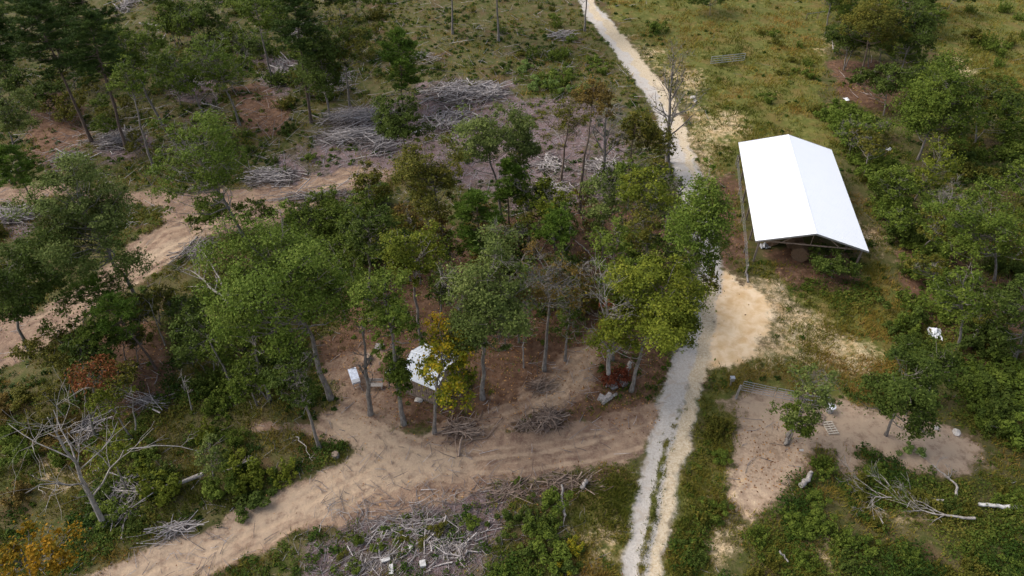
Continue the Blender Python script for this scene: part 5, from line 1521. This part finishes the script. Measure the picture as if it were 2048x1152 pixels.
# individual bushes
def bush_mesh(k, pal):
    rng = np.random.default_rng(400 + k); g = Geo(); n = 12
    if k % 3 == 1:                      # upright leafy shoots instead of rounded clumps
        for i in range(26):
            a = rng.uniform(0, 6.28); b = rng.uniform(.0, .45); h = rng.uniform(.45, 1.05); le = rng.uniform(.05, .3)
            p0 = np.array([math.cos(a) * b, math.sin(a) * b, -.05]); p1 = p0 + np.array([math.cos(a) * le, math.sin(a) * le, h])
            tube(g, [p0, (p0 + p1) / 2 + rng.normal(size=3) * .02, p1], [.012, .009, .004], 3, .1, cap=False)
            t = rng.uniform(.2, 1.0, 42)[:, None]
            C = p0 + (p1 - p0) * t + rng.normal(size=(42, 3)) * .085 * (1.25 - t)
            leaves(g, C, rng, .095, .5, None, .45 + rng.normal(size=42) * .15 + rng.uniform(-.2, .25))
        return g.build('bush', L[pal], attr=True)
    for i in range(n):
        c = rng.normal(size=3) * np.array([.34, .34, .16]) + np.array([0, 0, .42]); c[2] = max(c[2], .15); rc = rng.uniform(.16, .28)
        m = 120; D = rng.normal(size=(m, 3)); D /= np.linalg.norm(D, axis=1)[:, None]; D[:, 2] *= .8
        C = c + D * rc * rng.uniform(.55, 1, (m, 1)); C[:, 2] = np.maximum(C[:, 2], .02)
        leaves(g, C, rng, .105, .6, D, .45 + rng.normal(size=m) * .15 + rng.uniform(-.2, .2))
    for i in range(7):
        a = rng.uniform(0, 6.28); tube(g, [(0, 0, -.1), (math.cos(a) * .15, math.sin(a) * .15, .25), (math.cos(a) * .35, math.sin(a) * .35, .5)], [.02, .015, .008], 3, .05, cap=False)
    return g.build('bush', L[pal], attr=True)
protos = {p: [bush_mesh(k * 3 + i, p) for i in range(2)] for k, p in enumerate(('green', 'dark', 'bright', 'yg', 'olive', 'pale', 'brown', 'gold'))}
used = set()
ZONES = [
 # polygon, n, palettes, size, label, group
 (bushy_polys[0], 26, ('dark', 'green', 'yg'), (1.1, 2.3), 'dark green bush in the thicket between the left grove and the lower dirt track'),
 (bushy_polys[1], 14, ('green', 'dark', 'olive'), (.8, 1.4), 'green bush in the hedge strip between the gravel road and the dirt paddock'),
 (bushy_polys[2], 40, ('green', 'dark', 'olive', 'green'), (.9, 1.6), 'leafy bush in the thicket below the dirt paddock'),
 (bushy_polys[3], 44, ('bright', 'green', 'bright', 'dark'), (1.6, 2.8), 'bright green bush in the band running behind and right of the barn'),
 (bushy_polys[4], 40, ('dark', 'green'), (1.3, 2.6), 'dark bush in the thicket right of the sandy yard'),
 (bushy_polys[5], 12, ('dark', 'green'), (.9, 1.7), 'dark green bush left of the road at the bottom edge'),
 (bushy_polys[6], 16, ('bright', 'green', 'pale'), (1.2, 2.2), 'lush green bush in the patch above the chip covered clearing'),
 (bushy_polys[8], 20, ('green', 'dark', 'olive'), (1.2, 2.3), 'green bush between the upper path and the central grove'),
 (bushy_polys[9], 28, ('dark', 'green', 'olive'), (1.6, 3.0), 'dark bush on the cut slope near the top left'),
 (bushy_polys[11], 18, ('dark', 'green', 'olive'), (1.5, 3.0), 'bush below the large green tree at the right edge'),
 ([(760,0),(1150,0),(1200,100),(1020,200),(780,160)], 26, ('green', 'olive', 'dark'), (.8, 1.7), 'low bush dotted over the open grassy slope at the top'),
 ([(330,240),(620,240),(620,330),(500,380),(330,350)], 16, ('green', 'dark'), (.9, 1.7), 'low bush on the slope between the upper path and the brush piles'),
 ([(1500,60),(1650,80),(1640,250),(1520,200)], 12, ('olive', 'green'), (.9, 1.7), 'low bush in the meadow right of the lone gate'),
 ([(1900,20),(2060,20),(2060,300),(1960,260)], 22, ('olive', 'green', 'bright'), (1.2, 2.4), 'bush scattered over the meadow at the right edge'),
 ([(960,520),(1330,470),(1300,640),(1100,700),(980,640)], 12, ('dark', 'olive'), (1.0, 2.0), 'dark understory bush on the leaf litter inside the grove'),
 ([(0,780),(130,760),(160,880),(120,1000),(0,1020)], 14, ('olive', 'green', 'brown'), (1.0, 2.0), 'olive bush between the left edge and the large dead tree'),
 ([(1800,440),(1900,480),(1900,620),(1820,600)], 10, ('green', 'dark'), (1.2, 2.2), 'green bush in the gap right of the barn front'),
 ([(640,1090),(760,1075),(860,1040),(940,1020),(960,1060),(700,1150)], 10, ('olive', 'green'), (.5, .9), 'small weed bush growing through the grey branches at the bottom edge'),
 ([(-40,440),(60,470),(60,560),(-40,560)], 6, ('olive', 'green'), (1.2, 2.0), 'bush at the left edge above the big dark tree'),
]
rz = np.random.default_rng(99)
def copy_bush(proto, x, y, s, sz):
    global used
    if proto.name in used: o = proto.copy(); COL.objects.link(o)
    else: o = proto; used.add(proto.name)
    o.location = (x, y, float(hfun(x, y)) - .03); o.rotation_euler = (0, 0, rz.uniform(0, 6.28)); o.scale = (s, s * rz.uniform(.85, 1.15), sz)
    return o
for poly, n, pals, (s0, s1), lb in ZONES:
    pa = np.array(poly, float); lo = pa.min(0); hi = pa.max(0); k = 0; tr = 0
    while k < n and tr < 4000:
        tr += 1
        px = rz.uniform(lo[0], hi[0]); py = rz.uniform(lo[1], hi[1])
        if not inpoly(np.array([px]), np.array([py]), poly)[0]: continue
        q = P(px, py); x = np.array([q[0]]); y = np.array([q[1]])
        if not cover_ok(x, y)[0]: continue
        s = rz.uniform(s0, s1); pr = protos[pals[rz.integers(len(pals))]][rz.integers(2)]
        o = copy_bush(pr, q[0], q[1], s, s * rz.uniform(.6, 1.0))
        tag(o, lb, 'bush', lb.split(' bush')[-1].strip() and 'bushes: ' + lb); k += 1
# two special bushes
for px, py, s, pal, lb in ((342, 58, 1.9, 'brown', 'small rust red bush beside the pale straight log at the top left'),
                           (1147, 1098, .9, 'gold', 'yellow flowering weed left of the road at the bottom, upper one of two'),
                           (1128, 1136, .9, 'gold', 'yellow flowering weed left of the road at the bottom, lower one of two'),
                           (1825, 905, 1.1, 'pale', 'pale flowering bush on the right side of the paddock dirt'),
                           (1310, 66, 2.2, 'green', 'round green bush in the meadow right of the road near the top')):
    q = P(px, py); o = copy_bush(protos[pal][0], q[0], q[1], s, s * .9); o['label'] = lb; o['category'] = 'bush'
    if 'group' in o: del o['group']
for v in protos.values():
    for o in v:
        if o.name not in used: bpy.data.objects.remove(o)
